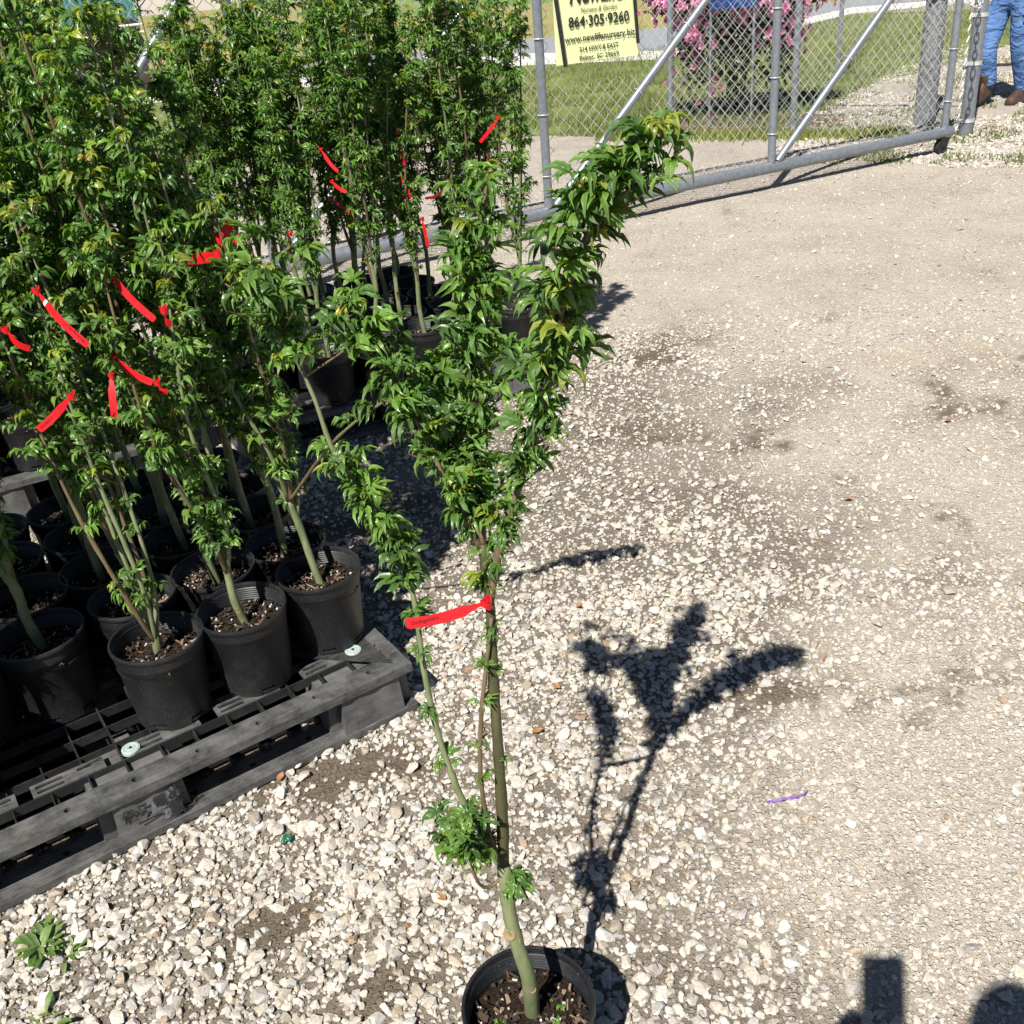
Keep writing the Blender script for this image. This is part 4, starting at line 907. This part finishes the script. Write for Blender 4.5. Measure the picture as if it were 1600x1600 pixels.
ORD = ['first', 'second', 'third', 'fourth', 'fifth', 'sixth', 'seventh']
def sapling(loc, seed, label, height=1.15, lean=(0, 0), nleaf=420, seg=3, n_obj=0, fork=None, spread=.075, trunk_r=.0086, crown0=.24, group='potted maple saplings on the pallets', stub=False, shoot=None, lsize=.039, young=.12):
    r = random.Random(seed); root = empty('potted_maple_sapling', loc); tag(root, label, 'sapling', group); pot_set(root, seed, (r.uniform(-.02, .02), r.uniform(-.02, .02)))
    eye = _C-np.array(loc); fo = Foliage(seed); lx, ly = lean
    bx, by = r.uniform(-.012, .012), r.uniform(-.012, .012); fk = fork or r.uniform(.26, .40)
    tpath = crs([(bx, by, SOIL_Z-.01), (bx+lx*fk*.25+r.uniform(-.012, .012), by+ly*fk*.25+r.uniform(-.008, .008), SOIL_Z+fk*.33), (bx+lx*fk*.6+r.uniform(-.016, .016), by+ly*fk*.6+r.uniform(-.01, .01), SOIL_Z+fk*.68), (bx+lx*fk+r.uniform(-.012, .012), by+ly*fk, SOIL_Z+fk)], 18)
    mb = MB(); stem_mesh(mb, tpath, trunk_r*1.12, trunk_r*.92, 10, .12, seed); mb.build('trunk', M['bark'], root, smooth=True)
    for i in range(r.randint(1, 2)):
        k = r.randint(4, 11); a = r.uniform(3.2, 6.0); scar(root, tpath[k]+np.array([math.cos(a), math.sin(a), 0])*trunk_r*.8, (math.cos(a), math.sin(a)), trunk_r*.55)
    if stub:
        for i in range(10): fo.tuft(tpath[-1]+np.array([0, 0, -.005]), 1, .05, ('mid', 'light'))
        fo.build(root, 4, 10, eye); scar(root, tpath[-1], (0, -.2), trunk_r*.8)
    top = tpath[-1]; nb = r.randint(3, 5); twigs = MB(); a0 = r.uniform(0, 6.28); paths = []
    for i in range(nb):
        a = a0+6.283*i/nb+r.uniform(-.4, .4); ox, oy = math.cos(a), math.sin(a); sp = spread*r.uniform(.45, 1.15); hh = height*r.uniform(.80, 1.04) if i else height
        st = tpath[-1-min(i, 3)*(1 if i < 2 else 2)] if not stub else tpath[3]
        H0 = st[2]; Z = SOIL_Z+hh
        pts = [st, (st[0]+ox*sp*.45+lx*.05, st[1]+oy*sp*.45+ly*.05, H0+(Z-H0)*.18), (st[0]+ox*sp*.9+lx*(Z-H0)*.5+r.uniform(-.02, .02), st[1]+oy*sp*.9+ly*(Z-H0)*.5+r.uniform(-.02, .02), H0+(Z-H0)*.52), (st[0]+ox*sp+lx*(Z-H0)+r.uniform(-.04, .04), st[1]+oy*sp+ly*(Z-H0)+r.uniform(-.04, .04), Z)]
        pa = crs(pts, 26); paths.append(pa); mb = MB(); stem_mesh(mb, pa, trunk_r*.68, .0022, 7, .18, seed+i); mb.build('branch', M['bark'] if i % 2 == 0 else M['twig'], root, smooth=True)
    for i, pa in enumerate(paths):
        nt_ = 8
        z0 = SOIL_Z+crown0
        for q in range(nt_+3):
            t = r.uniform(.30, .97); k = int(t*25)
            if pa[k][2] < z0-.12*r.random(): continue
            a = r.uniform(0, 6.28); L = r.uniform(.025, .085)*(1.15-.5*t); b_ = pa[k]
            tw = crs([b_, b_+np.array([math.cos(a)*L*.6, math.sin(a)*L*.6, L*.5]), b_+np.array([math.cos(a)*L, math.sin(a)*L, L*1.1])], 5)
            twigs.tube(tw, np.linspace(.0022, .0012, 5), 4, caps=False)
            n_ = int(nleaf/nb/(nt_+3)*.62)+1; fo.along(tw, .2, 1.0, n_, lsize, young if t > .7 else young*.3)
        ks = next((k for k in range(26) if pa[k][2] > z0), 20)/25
        fo.along(pa, ks, 1.0, int(nleaf/nb*.42), lsize, young*.6)
        for q in range(3):                                   # a few leaves low on the stem
            tl = r.uniform(.08, max(ks, .2)); fo.along(pa, tl, tl+.02, 4, lsize*.85, .1)
        fo.tuft(pa[-1], 5, lsize*.8, ('young', 'light', 'young') if r.random() < .85 else ('gold', 'young'))
    if shoot is not None:                                    # one long shoot leaning out sideways
        pa = crs([tpath[-1]]+[np.array(q)-np.array(loc) for q in shoot], 30); mb = MB(); stem_mesh(mb, pa, trunk_r*.5, .0018, 7, .18, seed); mb.build('branch', M['twig'], root, smooth=True)
        fo.along(pa, .45, .7, 18, lsize); fo.along(pa, .70, 1.0, 42, lsize*1.1, .1); fo.tuft(pa[-1], 6, lsize, ('young', 'light'))
    if twigs.v: tag(twigs.build('twigs', M['twig'], root, smooth=True), kind='stuff')
    fo.build(root, seg, n_obj, eye); return root, paths

def on_pallet(P, ang, u, v): return np.array([P[0]+u*math.cos(ang)-v*math.sin(ang), P[1]+u*math.sin(ang)+v*math.cos(ang), .004+PH+.0008])
SAP = {}
sd_ = 300
SPEC = {(0, 0): dict(shoot=[(-.34, 1.97, .74), (-.15, 1.93, .86), (.035, 1.94, .905)], lean=(-.16, .10), fork=.22, n_obj=90, nleaf=520, height=.98, crown0=.36), (1, 0): dict(lean=(-.10, .05), fork=.20, n_obj=120, nleaf=450, height=1.05, crown0=.16), (2, 0): dict(stub=True, fork=.15, n_obj=40, nleaf=280, height=.98, lean=(-.12, .12), crown0=.45),
        (3, 1): dict(lean=(-.16, .02), fork=.24, n_obj=90, nleaf=450, height=1.12, crown0=.20, trunk_r=.0105), (2, 1): dict(lean=(-.08, .02), fork=.16, n_obj=60, nleaf=420, crown0=.22), (1, 1): dict(n_obj=40, nleaf=520), (0, 1): dict(lean=(-.10, .06), nleaf=400, n_obj=40, crown0=.34, height=1.0),
        (3, 2): dict(lean=(.05, .0), nleaf=520), (0, 2): dict(lean=(-.08, .02), nleaf=450), (4, 2): dict(lean=(.02, .0)), (4, 1): dict(lean=(.04, .0), nleaf=520, n_obj=30)}
for j in range(5):
    for i in range(6):
        if (i, j) == (3, 0): continue
        u, v = -.10-.2*i+rnd.uniform(-.008, .008), .205+.2*j+rnd.uniform(-.008, .008); sd_ += 1
        if (i, j) == (4, 0): u -= .07
        if j == 0: v += (.015 if i == 0 else -.008 if i == 1 else .01)
        kw = dict(height=rnd.uniform(1.10, 1.34), lean=(rnd.uniform(-.05, .05), rnd.uniform(-.03, .05)), nleaf=720); kw.update(SPEC.get((i, j), {}))
        if (i, j) not in SPEC and j >= 2: kw['crown0'] = rnd.uniform(.20, .30)
        if j == 4: kw['height'] = rnd.uniform(1.28, 1.48)
        where = 'front row' if j == 0 else ('back row' if j == 4 else ORD[j]+' row')
        lab = 'maple sapling in black pot, near pallet, %s, %s from the right' % (where, ORD[i])
        SAP[(1, i, j)] = sapling(on_pallet(P1, P1ANG, u, v), sd_, lab, seg=3, **kw)
for (pn, P, ang, nm, cols, rows) in ((2, P2, P2ANG, 'middle pallet by the gate', 6, 5), (3, P3, P3ANG, 'far left pallet', 5, 4)):
    for j in range(rows):
        for i in range(cols):
            if pn == 2 and j == 0 and i == 5: continue
            if pn == 2 and i == 0 and j > 2: continue
            sd_ += 1; u, v = -.11-.2*i+rnd.uniform(-.01, .01), .115+.2*j+rnd.uniform(-.01, .01)
            h = rnd.uniform(1.12, 1.36) if pn == 2 else rnd.uniform(1.28, 1.55)
            kw = dict(height=h, lean=(rnd.uniform(-.04, .04), rnd.uniform(-.03, .05)), nleaf=680 if j < 3 else 480, crown0=rnd.uniform(.30, .42), spread=.065)
            if (pn, i, j) == (2, 2, 0): kw.update(height=1.0, nleaf=400)
            where = 'front row' if j == 0 else ('back row' if j == rows-1 else ORD[j]+' row')
            SAP[(pn, i, j)] = sapling(on_pallet(P, ang, u, v), sd_, 'maple sapling in black pot, %s, %s, %s from the right' % (nm, where, ORD[i]), seg=2, **kw)

# ------------------------------------------------------------------ the single maple in front
MP = pz(825, 1567, .2); mroot = empty('potted_maple_tree', (MP[0], MP[1], .002)); tag(mroot, 'single potted maple standing alone on the gravel in front', 'tree')
pot_set(mroot, 5); ML = np.array([MP[0], MP[1], .002]); eye = _C-ML
def mpath(pts, n=30): return crs([pY(x, y, Y)-ML for x, y, Y in pts], n)
b0 = pz(832, 1581, SOIL_Z)-ML
T_ = crs([b0+np.array([0, 0, -.01]), pY(826, 1530, .995)-ML, pY(808, 1475, 1.0)-ML, pY(795, 1420, 1.01)-ML, pY(787, 1352, 1.03)-ML], 26)
mb = MB(); stem_mesh(mb, T_, .0125, .0095, 12, .10, 3); mb.build('trunk', M['bark'], mroot, smooth=True)
scar(mroot, T_[17]+np.array([-.006, -.008, 0]), (-.5, -1), .0085); scar(mroot, T_[16]+np.array([.008, -.004, 0]), (1, -.3), .006); scar(mroot, T_[8]+np.array([.004, -.009, 0]), (.3, -1), .005)
PT = mpath([(787, 1352, 1.03), (785, 1280, 1.04), (779, 1180, 1.055), (771, 1060, 1.08), (767, 960, 1.10), (760, 900, 1.11), (754, 850, 1.12)])
PB = mpath([(754, 850, 1.12), (752, 760, 1.16), (744, 650, 1.20), (738, 520, 1.24), (746, 400, 1.26), (762, 272, 1.275)])
PA = mpath([(766, 940, 1.10), (782, 850, 1.11), (812, 760, 1.115), (838, 680, 1.10), (862, 570, 1.08), (886, 455, 1.05), (925, 350, 1.02), (978, 275, 1.0), (1030, 200, .99)], 40)
PC = mpath([(754, 852, 1.12), (732, 790, 1.14), (712, 710, 1.18), (700, 640, 1.22), (694, 575, 1.26)])
PDd = mpath([(752, 858, 1.118), (718, 800, 1.12), (688, 735, 1.13), (655, 665, 1.15), (615, 590, 1.17), (580, 525, 1.18), (553, 478, 1.185)])
PE = mpath([(786, 1352, 1.03), (752, 1300, 1.04), (717, 1238, 1.05), (684, 1145, 1.075), (662, 1045, 1.10), (650, 955, 1.125), (632, 885, 1.14), (597, 830, 1.15), (560, 768, 1.16), (518, 698, 1.17), (491, 622, 1.18), (456, 548, 1.19), (425, 480, 1.20), (398, 428, 1.207)], 60)
PF = mpath([(784, 1350, 1.028), (764, 1300, 1.03), (751, 1210, 1.045), (752, 1120, 1.06), (760, 1040, 1.075), (768, 965, 1.09)])
PG = mpath([(786, 1368, 1.025), (766, 1386, 1.015), (748, 1380, 1.005), (735, 1345, 1.0), (722, 1290, .99)], 20)
for nm, pa, r0, r1, mt in (('trunk', PT, .0082, .006, 'shadebark'), ('branch', PB, .0052, .0022, 'twig'), ('branch', PA, .0052, .002, 'twig'), ('branch', PC, .0035, .002, 'twig'), ('branch', PDd, .0042, .0018, 'twig'), ('branch', PE, .0050, .0022, 'bark'), ('branch', PF, .0036, .0026, 'twig'), ('branch', PG, .0026, .0016, 'twig')):
    mb = MB(); stem_mesh(mb, pa, r0, r1, 9, .16, 7); mb.build(nm if nm != 'trunk' else 'upper_trunk', M[mt], mroot, smooth=True)
fo = Foliage(61); tw = MB(); rt = random.Random(8)
def twig_leaves(pa, t0, t1, n, L, nl, size, young=.1, bias=None):
    for q in range(n):
        t = t0+(t1-t0)*(q+rt.random())/n; k = int(t*(len(pa)-1)); a = rt.uniform(0, 6.28); l = L*rt.uniform(.5, 1.2); b_ = pa[k]
        d = np.array([math.cos(a), math.sin(a), 0.0])
        if bias is not None: d = d*.6+np.array(bias); d /= np.linalg.norm(d)
        p = crs([b_, b_+d*l*.6+np.array([0, 0, l*.35]), b_+d*l+np.array([0, 0, l*.6])], 5); tw.tube(p, np.linspace(.0018, .001, 5), 5, caps=False); fo.along(p, .35, 1, nl, size, young)
LS = .036
fo.along(PA, .34, .98, 121, LS*1.05, 0.045); twig_leaves(PA, .36, .92, 15, .04, 4, LS*1.08, 0.054); fo.tuft(PA[-1], 6, LS*.9, ('young', 'young', 'gold')); fo.along(PA, .80, .92, 15, LS*1.15, 0.0675)
twig_leaves(PA, .76, .86, 3, .10, 5, LS*1.05, 0.135, (.9, .1, .1)); fo.along(PA, .06, .34, 15, LS*.8, 0.0225)
fo.along(PB, .12, .98, 117, LS, 0.036); twig_leaves(PB, .30, .95, 14, .04, 4, LS*1.0, 0.054); fo.tuft(PB[-1], 6, LS*.9, ('young', 'light')); twig_leaves(PB, .50, .78, 8, .05, 4, LS*1.1, 0.036)
fo.along(PC, .25, 1, 66, LS, 0.054); twig_leaves(PC, .4, 1, 8, .04, 4, LS*1.05, 0.09); fo.tuft(PC[-1], 6, LS*.95, ('light', 'young'))
fo.along(PDd, .42, .90, 51, LS, 0.045); twig_leaves(PDd, .5, .92, 8, .035, 3, LS*.95, 0.09); fo.tuft(PDd[-1], 6, LS*.75, ('young', 'light', 'gold'))
fo.along(PE, .86, 1, 43, LS*1.05, 0.081); twig_leaves(PE, .85, 1.0, 11, .08, 5, LS*1.08, 0.0675);  fo.tuft(PE[-1], 9, LS, ('young', 'young', 'light'))
fo.along(PE, .56, .70, 47, LS*1.0, 0.0675); twig_leaves(PE, .66, .72, 3, .045, 4, LS*.95, 0.09); fo.along(PE, .49, .56, 21, LS*.95, 0.09); fo.along(PE, .43, .47, 7, LS*.85, 0.0225)
fo.along(PE, .38, .40, 4, LS*.75, 0.045); fo.along(PE, .29, .31, 4, LS*.72); fo.along(PE, .20, .23, 4, LS*.75); fo.along(PE, .10, .14, 4, LS*.7)
for t_, n_ in ((.22, 2), (.36, 3), (.50, 3), (.66, 3), (.80, 3), (.92, 2)): fo.along(PF, t_, t_+.02, n_, LS*.62, 0.036)
for t_, n_ in ((.34, 2), (.52, 2), (.62, 3), (.74, 3)): fo.along(PT, t_, t_+.02, n_, LS*.58, 0.0225)
fo.along(PT, .82, 1.0, 16, LS*.85, 0.045)
fo.along(PG, .45, 1, 12, LS*.8, 0.036); twig_leaves(PG, .6, 1, 4, .03, 4, LS*.82, 0.036, (-.4, -.2, 0)); fo.tuft(PG[-1], 5, LS*.8, ('mid', 'light'))
for i in range(8): fo.leaf(T_[-2]+np.array([.003, -.004, rt.uniform(-.012, .004)]), (rt.uniform(.2, 1), rt.uniform(-.9, .25)), LS*rt.uniform(.75, 1.0), 'mid' if i % 3 else 'light', rt.uniform(-.1, .6))
fo.along(PB, .02, .16, 12, LS*.95); fo.along(PC, .08, .30, 14, LS*.95); fo.along(PDd, .10, .42, 20, LS*.9); twig_leaves(PDd, .10, .45, 4, .03, 4, LS*.9)
fo.along(PA, .10, .36, 22, LS*.9); twig_leaves(PA, .10, .34, 4, .03, 4, LS*.9); twig_leaves(PDd, .72, .98, 5, .04, 4, LS*.95, .06, (-.6, 0, 0))
fo.along(PG, .5, 1, 14, LS*.85); twig_leaves(PG, .55, 1, 5, .035, 4, LS*.85, .04, (-.2, -.1, 0)); fo.along(PE, .02, .10, 8, LS*.7)
for i in range(7): fo.leaf(T_[-2]+np.array([.004, -.004, rt.uniform(-.016, .004)]), (rt.uniform(.3, 1), rt.uniform(-.9, .3)), LS*rt.uniform(.8, 1.1), 'mid' if i % 3 else 'light', rt.uniform(-.3, .5))
fo.build(mroot, 4, 300, eye); tag(tw.build('twigs', M['twig'], mroot, smooth=True), kind='stuff')
# little weeds in its soil 
fw_ = Foliage(3)
for i in range(34):
    cx, cy = ((-.045, -.005), (.035, -.01), (.05, .03), (0, .045))[i % 4]; a = rt.uniform(0, 6.28); fw_.leaf((cx+rt.uniform(-.012, .012), cy+rt.uniform(-.012, .012), SOIL_Z+.002), (math.cos(a), math.sin(a)), .010*rt.uniform(.6, 1.2), 'light', rt.uniform(-.8, .2))
fw_.build(mroot, 2, 0, eye)
for o in mroot.children:
    if o.name.startswith('foliage') and len(o.data.vertices) < 4000 and o.location.length == 0 and o.data.vertices[0].co.z < .25: o.name = 'soil_weeds'

# ------------------------------------------------------------------ red tags
def red_tag(tip, tie_, label, w=.0145, bend=.006, text=None, band=False, wv=(0, 0, 1), loop=.007):
    tip = np.array(tip); tie_ = np.array(tie_); root = empty('red_tag', tie_); tag(root, label, 'plant tag', 'red tags tied to the saplings')
    d = tip-tie_; L = np.linalg.norm(d); d /= L; wv = np.array(wv, float); wv -= d*(wv@d); wv /= np.linalg.norm(wv); nrm = np.cross(d, wv); n = 22; prof = []
    for i in range(n+1):
        t = i/n; ww = w*(.62 if t < .16 else .80 if t < .2 else 1.0)*(.55 if t < .05 else 1)*(1 if t < .985 else .8)
        prof.append((d*L*t+nrm*bend*math.sin(math.pi*t)+np.array([0, 0, -.004*math.sin(math.pi*t)]), ww))
    vs = [p+s*wv*ww/2+o*nrm*.00025 for o in (1, -1) for p, ww in prof for s in (-1, 1)]; m_ = 2*(n+1)
    fs = [(2*i, 2*i+1, 2*i+3, 2*i+2) for i in range(n)]+[(m_+2*i+2, m_+2*i+3, m_+2*i+1, m_+2*i) for i in range(n)]
    fs += [(2*i, 2*i+2, m_+2*i+2, m_+2*i) for i in range(n)]+[(2*i+3, 2*i+1, m_+2*i+1, m_+2*i+3) for i in range(n)]+[(0, m_, m_+1, 1), (2*n+1, m_+2*n+1, m_+2*n, 2*n)]
    MB().add(vs, fs).build('strip', M['red'], root, smooth=True, sharp=30)
    c0 = -d*loop*.9; ax = np.array([0, 0, 1.0]); lp = []
    for i in range(17):
        a = 2*math.pi*i/16; lp.append(c0+loop*np.array([math.cos(a), math.sin(a), 0])+np.array([0, 0, .003*math.sin(a*2)]))
    vs = []; 
    for p in lp[:-1]:
        o = (p-c0)/np.linalg.norm(p-c0)*.0003
        vs += [p+ax*w*.36+o, p-ax*w*.36+o, p-ax*w*.36-o, p+ax*w*.36-o]
    fs = [(4*i+k, 4*((i+1) % 16)+k, 4*((i+1) % 16)+(k+1) % 4, 4*i+(k+1) % 4) for i in range(16) for k in range(4)]
    MB().add(vs, fs).build('loop', M['red'], root, smooth=True, sharp=40, recalc=True)
    if band:
        i0, i1 = 3, 4; q = [prof[i0][0]-wv*prof[i0][1]*.5, prof[i0][0]+wv*prof[i0][1]*.5, prof[i1][0]+wv*prof[i1][1]*.5, prof[i1][0]-wv*prof[i1][1]*.5]; sg = 1 if nrm@(eye_w-tie_) > 0 else -1
        MB().add([p+nrm*sg*.0007 for p in q], [(0, 1, 2, 3)]).build('white_band', M['white'], root)
    if text:
        sg = 1 if nrm@(eye_w-tie_) > 0 else -1; me = text_mesh('lettering', text, w*.5, M['print'], 0, L*.36, 0); o = link('lettering', me, root)
        # reads from the tip towards the tie
        X = -d; Zv = nrm*sg; Y = np.cross(Zv, X); p0 = d*L*.93+nrm*(bend*.3+sg*.0012)-Y*w*.2
        Q = np.array([[X[i], Y[i], Zv[i]] for i in range(3)]); o.matrix_local = Matrix([[*Q[i], p0[i]] for i in range(3)]+[[0, 0, 0, 1]])
        co = np.array([v.co[:] for v in me.vertices]); tt = np.clip(.93-co[:, 0]/L, 0, 1); co[:, 2] += (bend*np.sin(np.pi*tt)-bend*.3)*sg; me.vertices.foreach_set('co', co.astype(np.float32).ravel())
    return root
eye_w = _C.copy(); UPV = (0, 0, 1)
red_tag(pY(634, 975, 1.085), pY(752, 944, 1.085), 'red tag with dark print sticking out left from the single potted maple', text='Shishigashira', wv=(.1, .3, 1), bend=-.003)
def ptag(tip, tie_, Y0, Y1, label, **k): return red_tag(pY(*tip, Y0), pY(*tie_, Y1), label, **k)
ptag((138, 540), (60, 458), 1.76, 1.82, 'bright red tag with a white band hanging diagonally at the left', text='Shishigashira', band=True, wv=(.5, 0, .6))
ptag((60, 672), (108, 622), 1.72, 1.76, 'red tag bent down to the left, lowest of the near pallet tags', text='Shishigashira', wv=(-.6, 0, .6), bend=-.012)
ptag((47, 545), (12, 518), 1.8, 1.82, 'short red tag at the left edge of the picture')
ptag((238, 598), (180, 560), 1.85, 1.9, 'dark red tag hanging right, below the white banded tag', wv=(.4, 0, .7))
ptag((242, 500), (170, 425), 1.92, 1.97, 'shaded red tag hanging behind the front stems', wv=(.5, 0, .6))
ptag((268, 506), (258, 488), 1.88, 1.9, 'small bright red tag wrapped on a stem', w=.02)
ptag((180, 655), (174, 590), 1.9, 1.92, 'shaded red tag hanging straight down among leaves', wv=(1, 0, 0))
ptag((262, 612), (248, 600), 1.9, 1.92, 'scrap of red tag showing below a leaf')
ptag((362, 340), (345, 372), 2.14, 2.14, 'folded bright red tag standing up in the dark foliage', w=.02, wv=(1, 0, 0))
ptag((335, 370), (366, 374), 2.16, 2.14, 'red tag pointing left beside the folded one', w=.02)
ptag((290, 405), (336, 398), 2.09, 2.06, 'flat red tag pointing left beneath the folded one', w=.022)
ptag((450, 402), (453, 368), 3.68, 3.7, 'thin red tag hanging down on a bare stem', wv=(.4, 1, 0))
ptag((528, 268), (503, 236), 3.68, 3.73, 'upper red tag slanting down on the middle pallet', wv=(.5, 0, .6), w=.0125)
ptag((541, 300), (520, 285), 3.68, 3.73, 'red tag just below the upper slanting one', wv=(.5, 0, .6), w=.0125)
ptag((562, 338), (518, 312), 3.83, 3.88, 'longer red tag slanting right on the middle pallet', wv=(.5, 0, .6), w=.0125)
ptag((632, 258), (621, 210), 3.83, 3.88, 'red tag hanging down from a bare twig above the middle pallet', wv=(.8, .4, 0), w=.012)
ptag((644, 312), (626, 276), 3.83, 3.88, 'red tag beneath the bare twig tag', wv=(.8, .4, 0), w=.012)
ptag((664, 310), (697, 287), 3.78, 3.83, 'bright red tag bent in an arc over the gate rail', wv=(.4, 0, .8), bend=-.02, w=.012)
ptag((668, 385), (660, 345), 3.78, 3.83, 'narrow red tag hanging along a dark stem', wv=(.8, .5, 0), w=.013)
ptag((750, 222), (777, 186), 3.73, 3.78, 'dark red tag at the right side of the sapling group', wv=(-.6, 0, .6), w=.0125)
ptag((768, 262), (766, 252), 3.73, 3.78, 'tiny red tag on the rightmost stem', w=.02)

# ------------------------------------------------------------------ litter on the ground
def weed(name, p, n, L, label, seed, cols=((.13, .21, .06), (.19, .27, .09), (.09, .16, .04))):
    r = np.random.default_rng(seed); root = empty(name, (p[0], p[1], .004)); tag(root, label, 'weed')
    for i in range(n):
        a = r.uniform(0, 6.28); l = L*r.uniform(.5, 1.1); w = l*.13; u = np.array([math.cos(a), math.sin(a), 0]); s = np.array([-math.sin(a), math.cos(a), 0]); V = []; T = []; up = r.uniform(.25, 1.1); c = np.array(cols[r.integers(len(cols))]); base = u*r.uniform(0, .3)*L+np.array([r.uniform(-.3, .3)*L, r.uniform(-.3, .3)*L, 0])
        for t, wf in ((0, .25), (.3, .6), (.65, 1), (.88, .7), (1, .1)):
            q = base+u*l*t*math.cos(up*(1-.4*t))+np.array([0, 0, l*(t*math.sin(up)-.45*t*t*math.sin(up))]); V += [q-s*w*wf+np.array([0, 0, w*wf*.4]), q, q+s*w*wf+np.array([0, 0, w*wf*.4])]
        for k in range(4):
            b = 3*k; T += [(b, b+4, b+1), (b, b+3, b+4), (b+1, b+5, b+2), (b+1, b+4, b+5)]
        link('leaf', np_mesh('leaf', np.array(V), np.array(T), np.tile(c, (len(V), 1)), M['grass']), root)
    return root
weed('broadleaf_weed', pz(66, 1482), 64, .046, 'leafy green weed clump growing in gravel at lower left', 4)
weed('broadleaf_weed', pz(112, 1492), 12, .036, 'smaller weed sprout beside the leafy clump', 6)
weed('broadleaf_weed', pz(80, 1597), 7, .045, 'broad green leaf at the bottom left edge of the picture', 5)
weed('broadleaf_weed', pz(1120, 970), 8, .02, 'tiny green sprout in the gravel above the shadow', 9)
weed('broadleaf_weed', pz(895, 1065), 6, .02, 'tiny green sprout beside the tall shadow', 10)
gs = MB().tube(crs([tuple(pz(x, y, z)) for x, y, z in ((440, 1320, .012), (446, 1306, .018), (452, 1312, .014), (456, 1302, .016))], 10), [.002, .004, .005, .005, .004, .005, .006, .005, .003, .001], 6)
M['greenplastic'] = plain('green_plastic', [(.3, (.005, .09, .045)), (.7, (.01, .14, .07))], 30, .3)
tag(gs.build('plastic_scrap', M['greenplastic'], smooth=True), 'scrap of dark green plastic in gravel near the pallet', 'litter')
M['purple'] = plain('purple_twine', [(.3, (.10, .04, .22)), (.7, (.28, .17, .45))], 90, .6)
st_ = crs([tuple(pz(x, y, .014)) for x, y in ((1198, 1253), (1212, 1251), (1226, 1248), (1240, 1246), (1254, 1242), (1262, 1236))], 40)
mb = MB()
for k in range(2): mb.tube([p+.0016*np.array([0, math.cos(i*.6+k*3.14), math.sin(i*.6+k*3.14)]) for i, p in enumerate(st_)], np.interp(np.linspace(0, 1, 40), [0, .15, .8, 1], [.001, .0024, .002, .0006]), 6)
tag(mb.build('twine', M['purple'], smooth=True), 'short piece of purple twine lying on the gravel', 'twine')
M['deadleaf'] = plain('dead_leaf', [(.3, (.22, .10, .04)), (.7, (.38, .20, .08))], 60, .7)
for i, (x, y, lab) in enumerate(((1325, 785, 'curled orange dead leaf far right on the gravel'), (905, 953, 'small orange dead leaf right of the red tag'), (870, 1080, 'brown dead leaf beside the tall stem'), (1480, 662, 'orange dead leaf on the dark patch at right'), (440, 1222, 'dry pale leaf by the pallet corner'), (690, 1410, 'brown bark bit left of the single pot'), (840, 1150, 'brown leaf bit right of the tall stem'))):
    p = pz(x, y); mb = MB(); L = .014; a = i*1.1; u = np.array([math.cos(a), math.sin(a), 0]); s = np.array([-math.sin(a), math.cos(a), 0]); vs = []
    for t, w in ((-1, .05), (-.4, .5), (.2, .55), (.7, .35), (1, .03)):
        for q in (-1, 0, 1): vs.append(p+u*L*t+s*L*w*q+np.array([0, 0, .015+.003*t*t+(.004*w if q else 0)]))
    mb.add(vs, [(3*k+q, 3*k+q+1, 3*k+q+4, 3*k+q+3) for k in range(4) for q in range(2)]); tag(mb.build('dead_leaf', M['deadleaf'], smooth=True), lab, 'leaf')
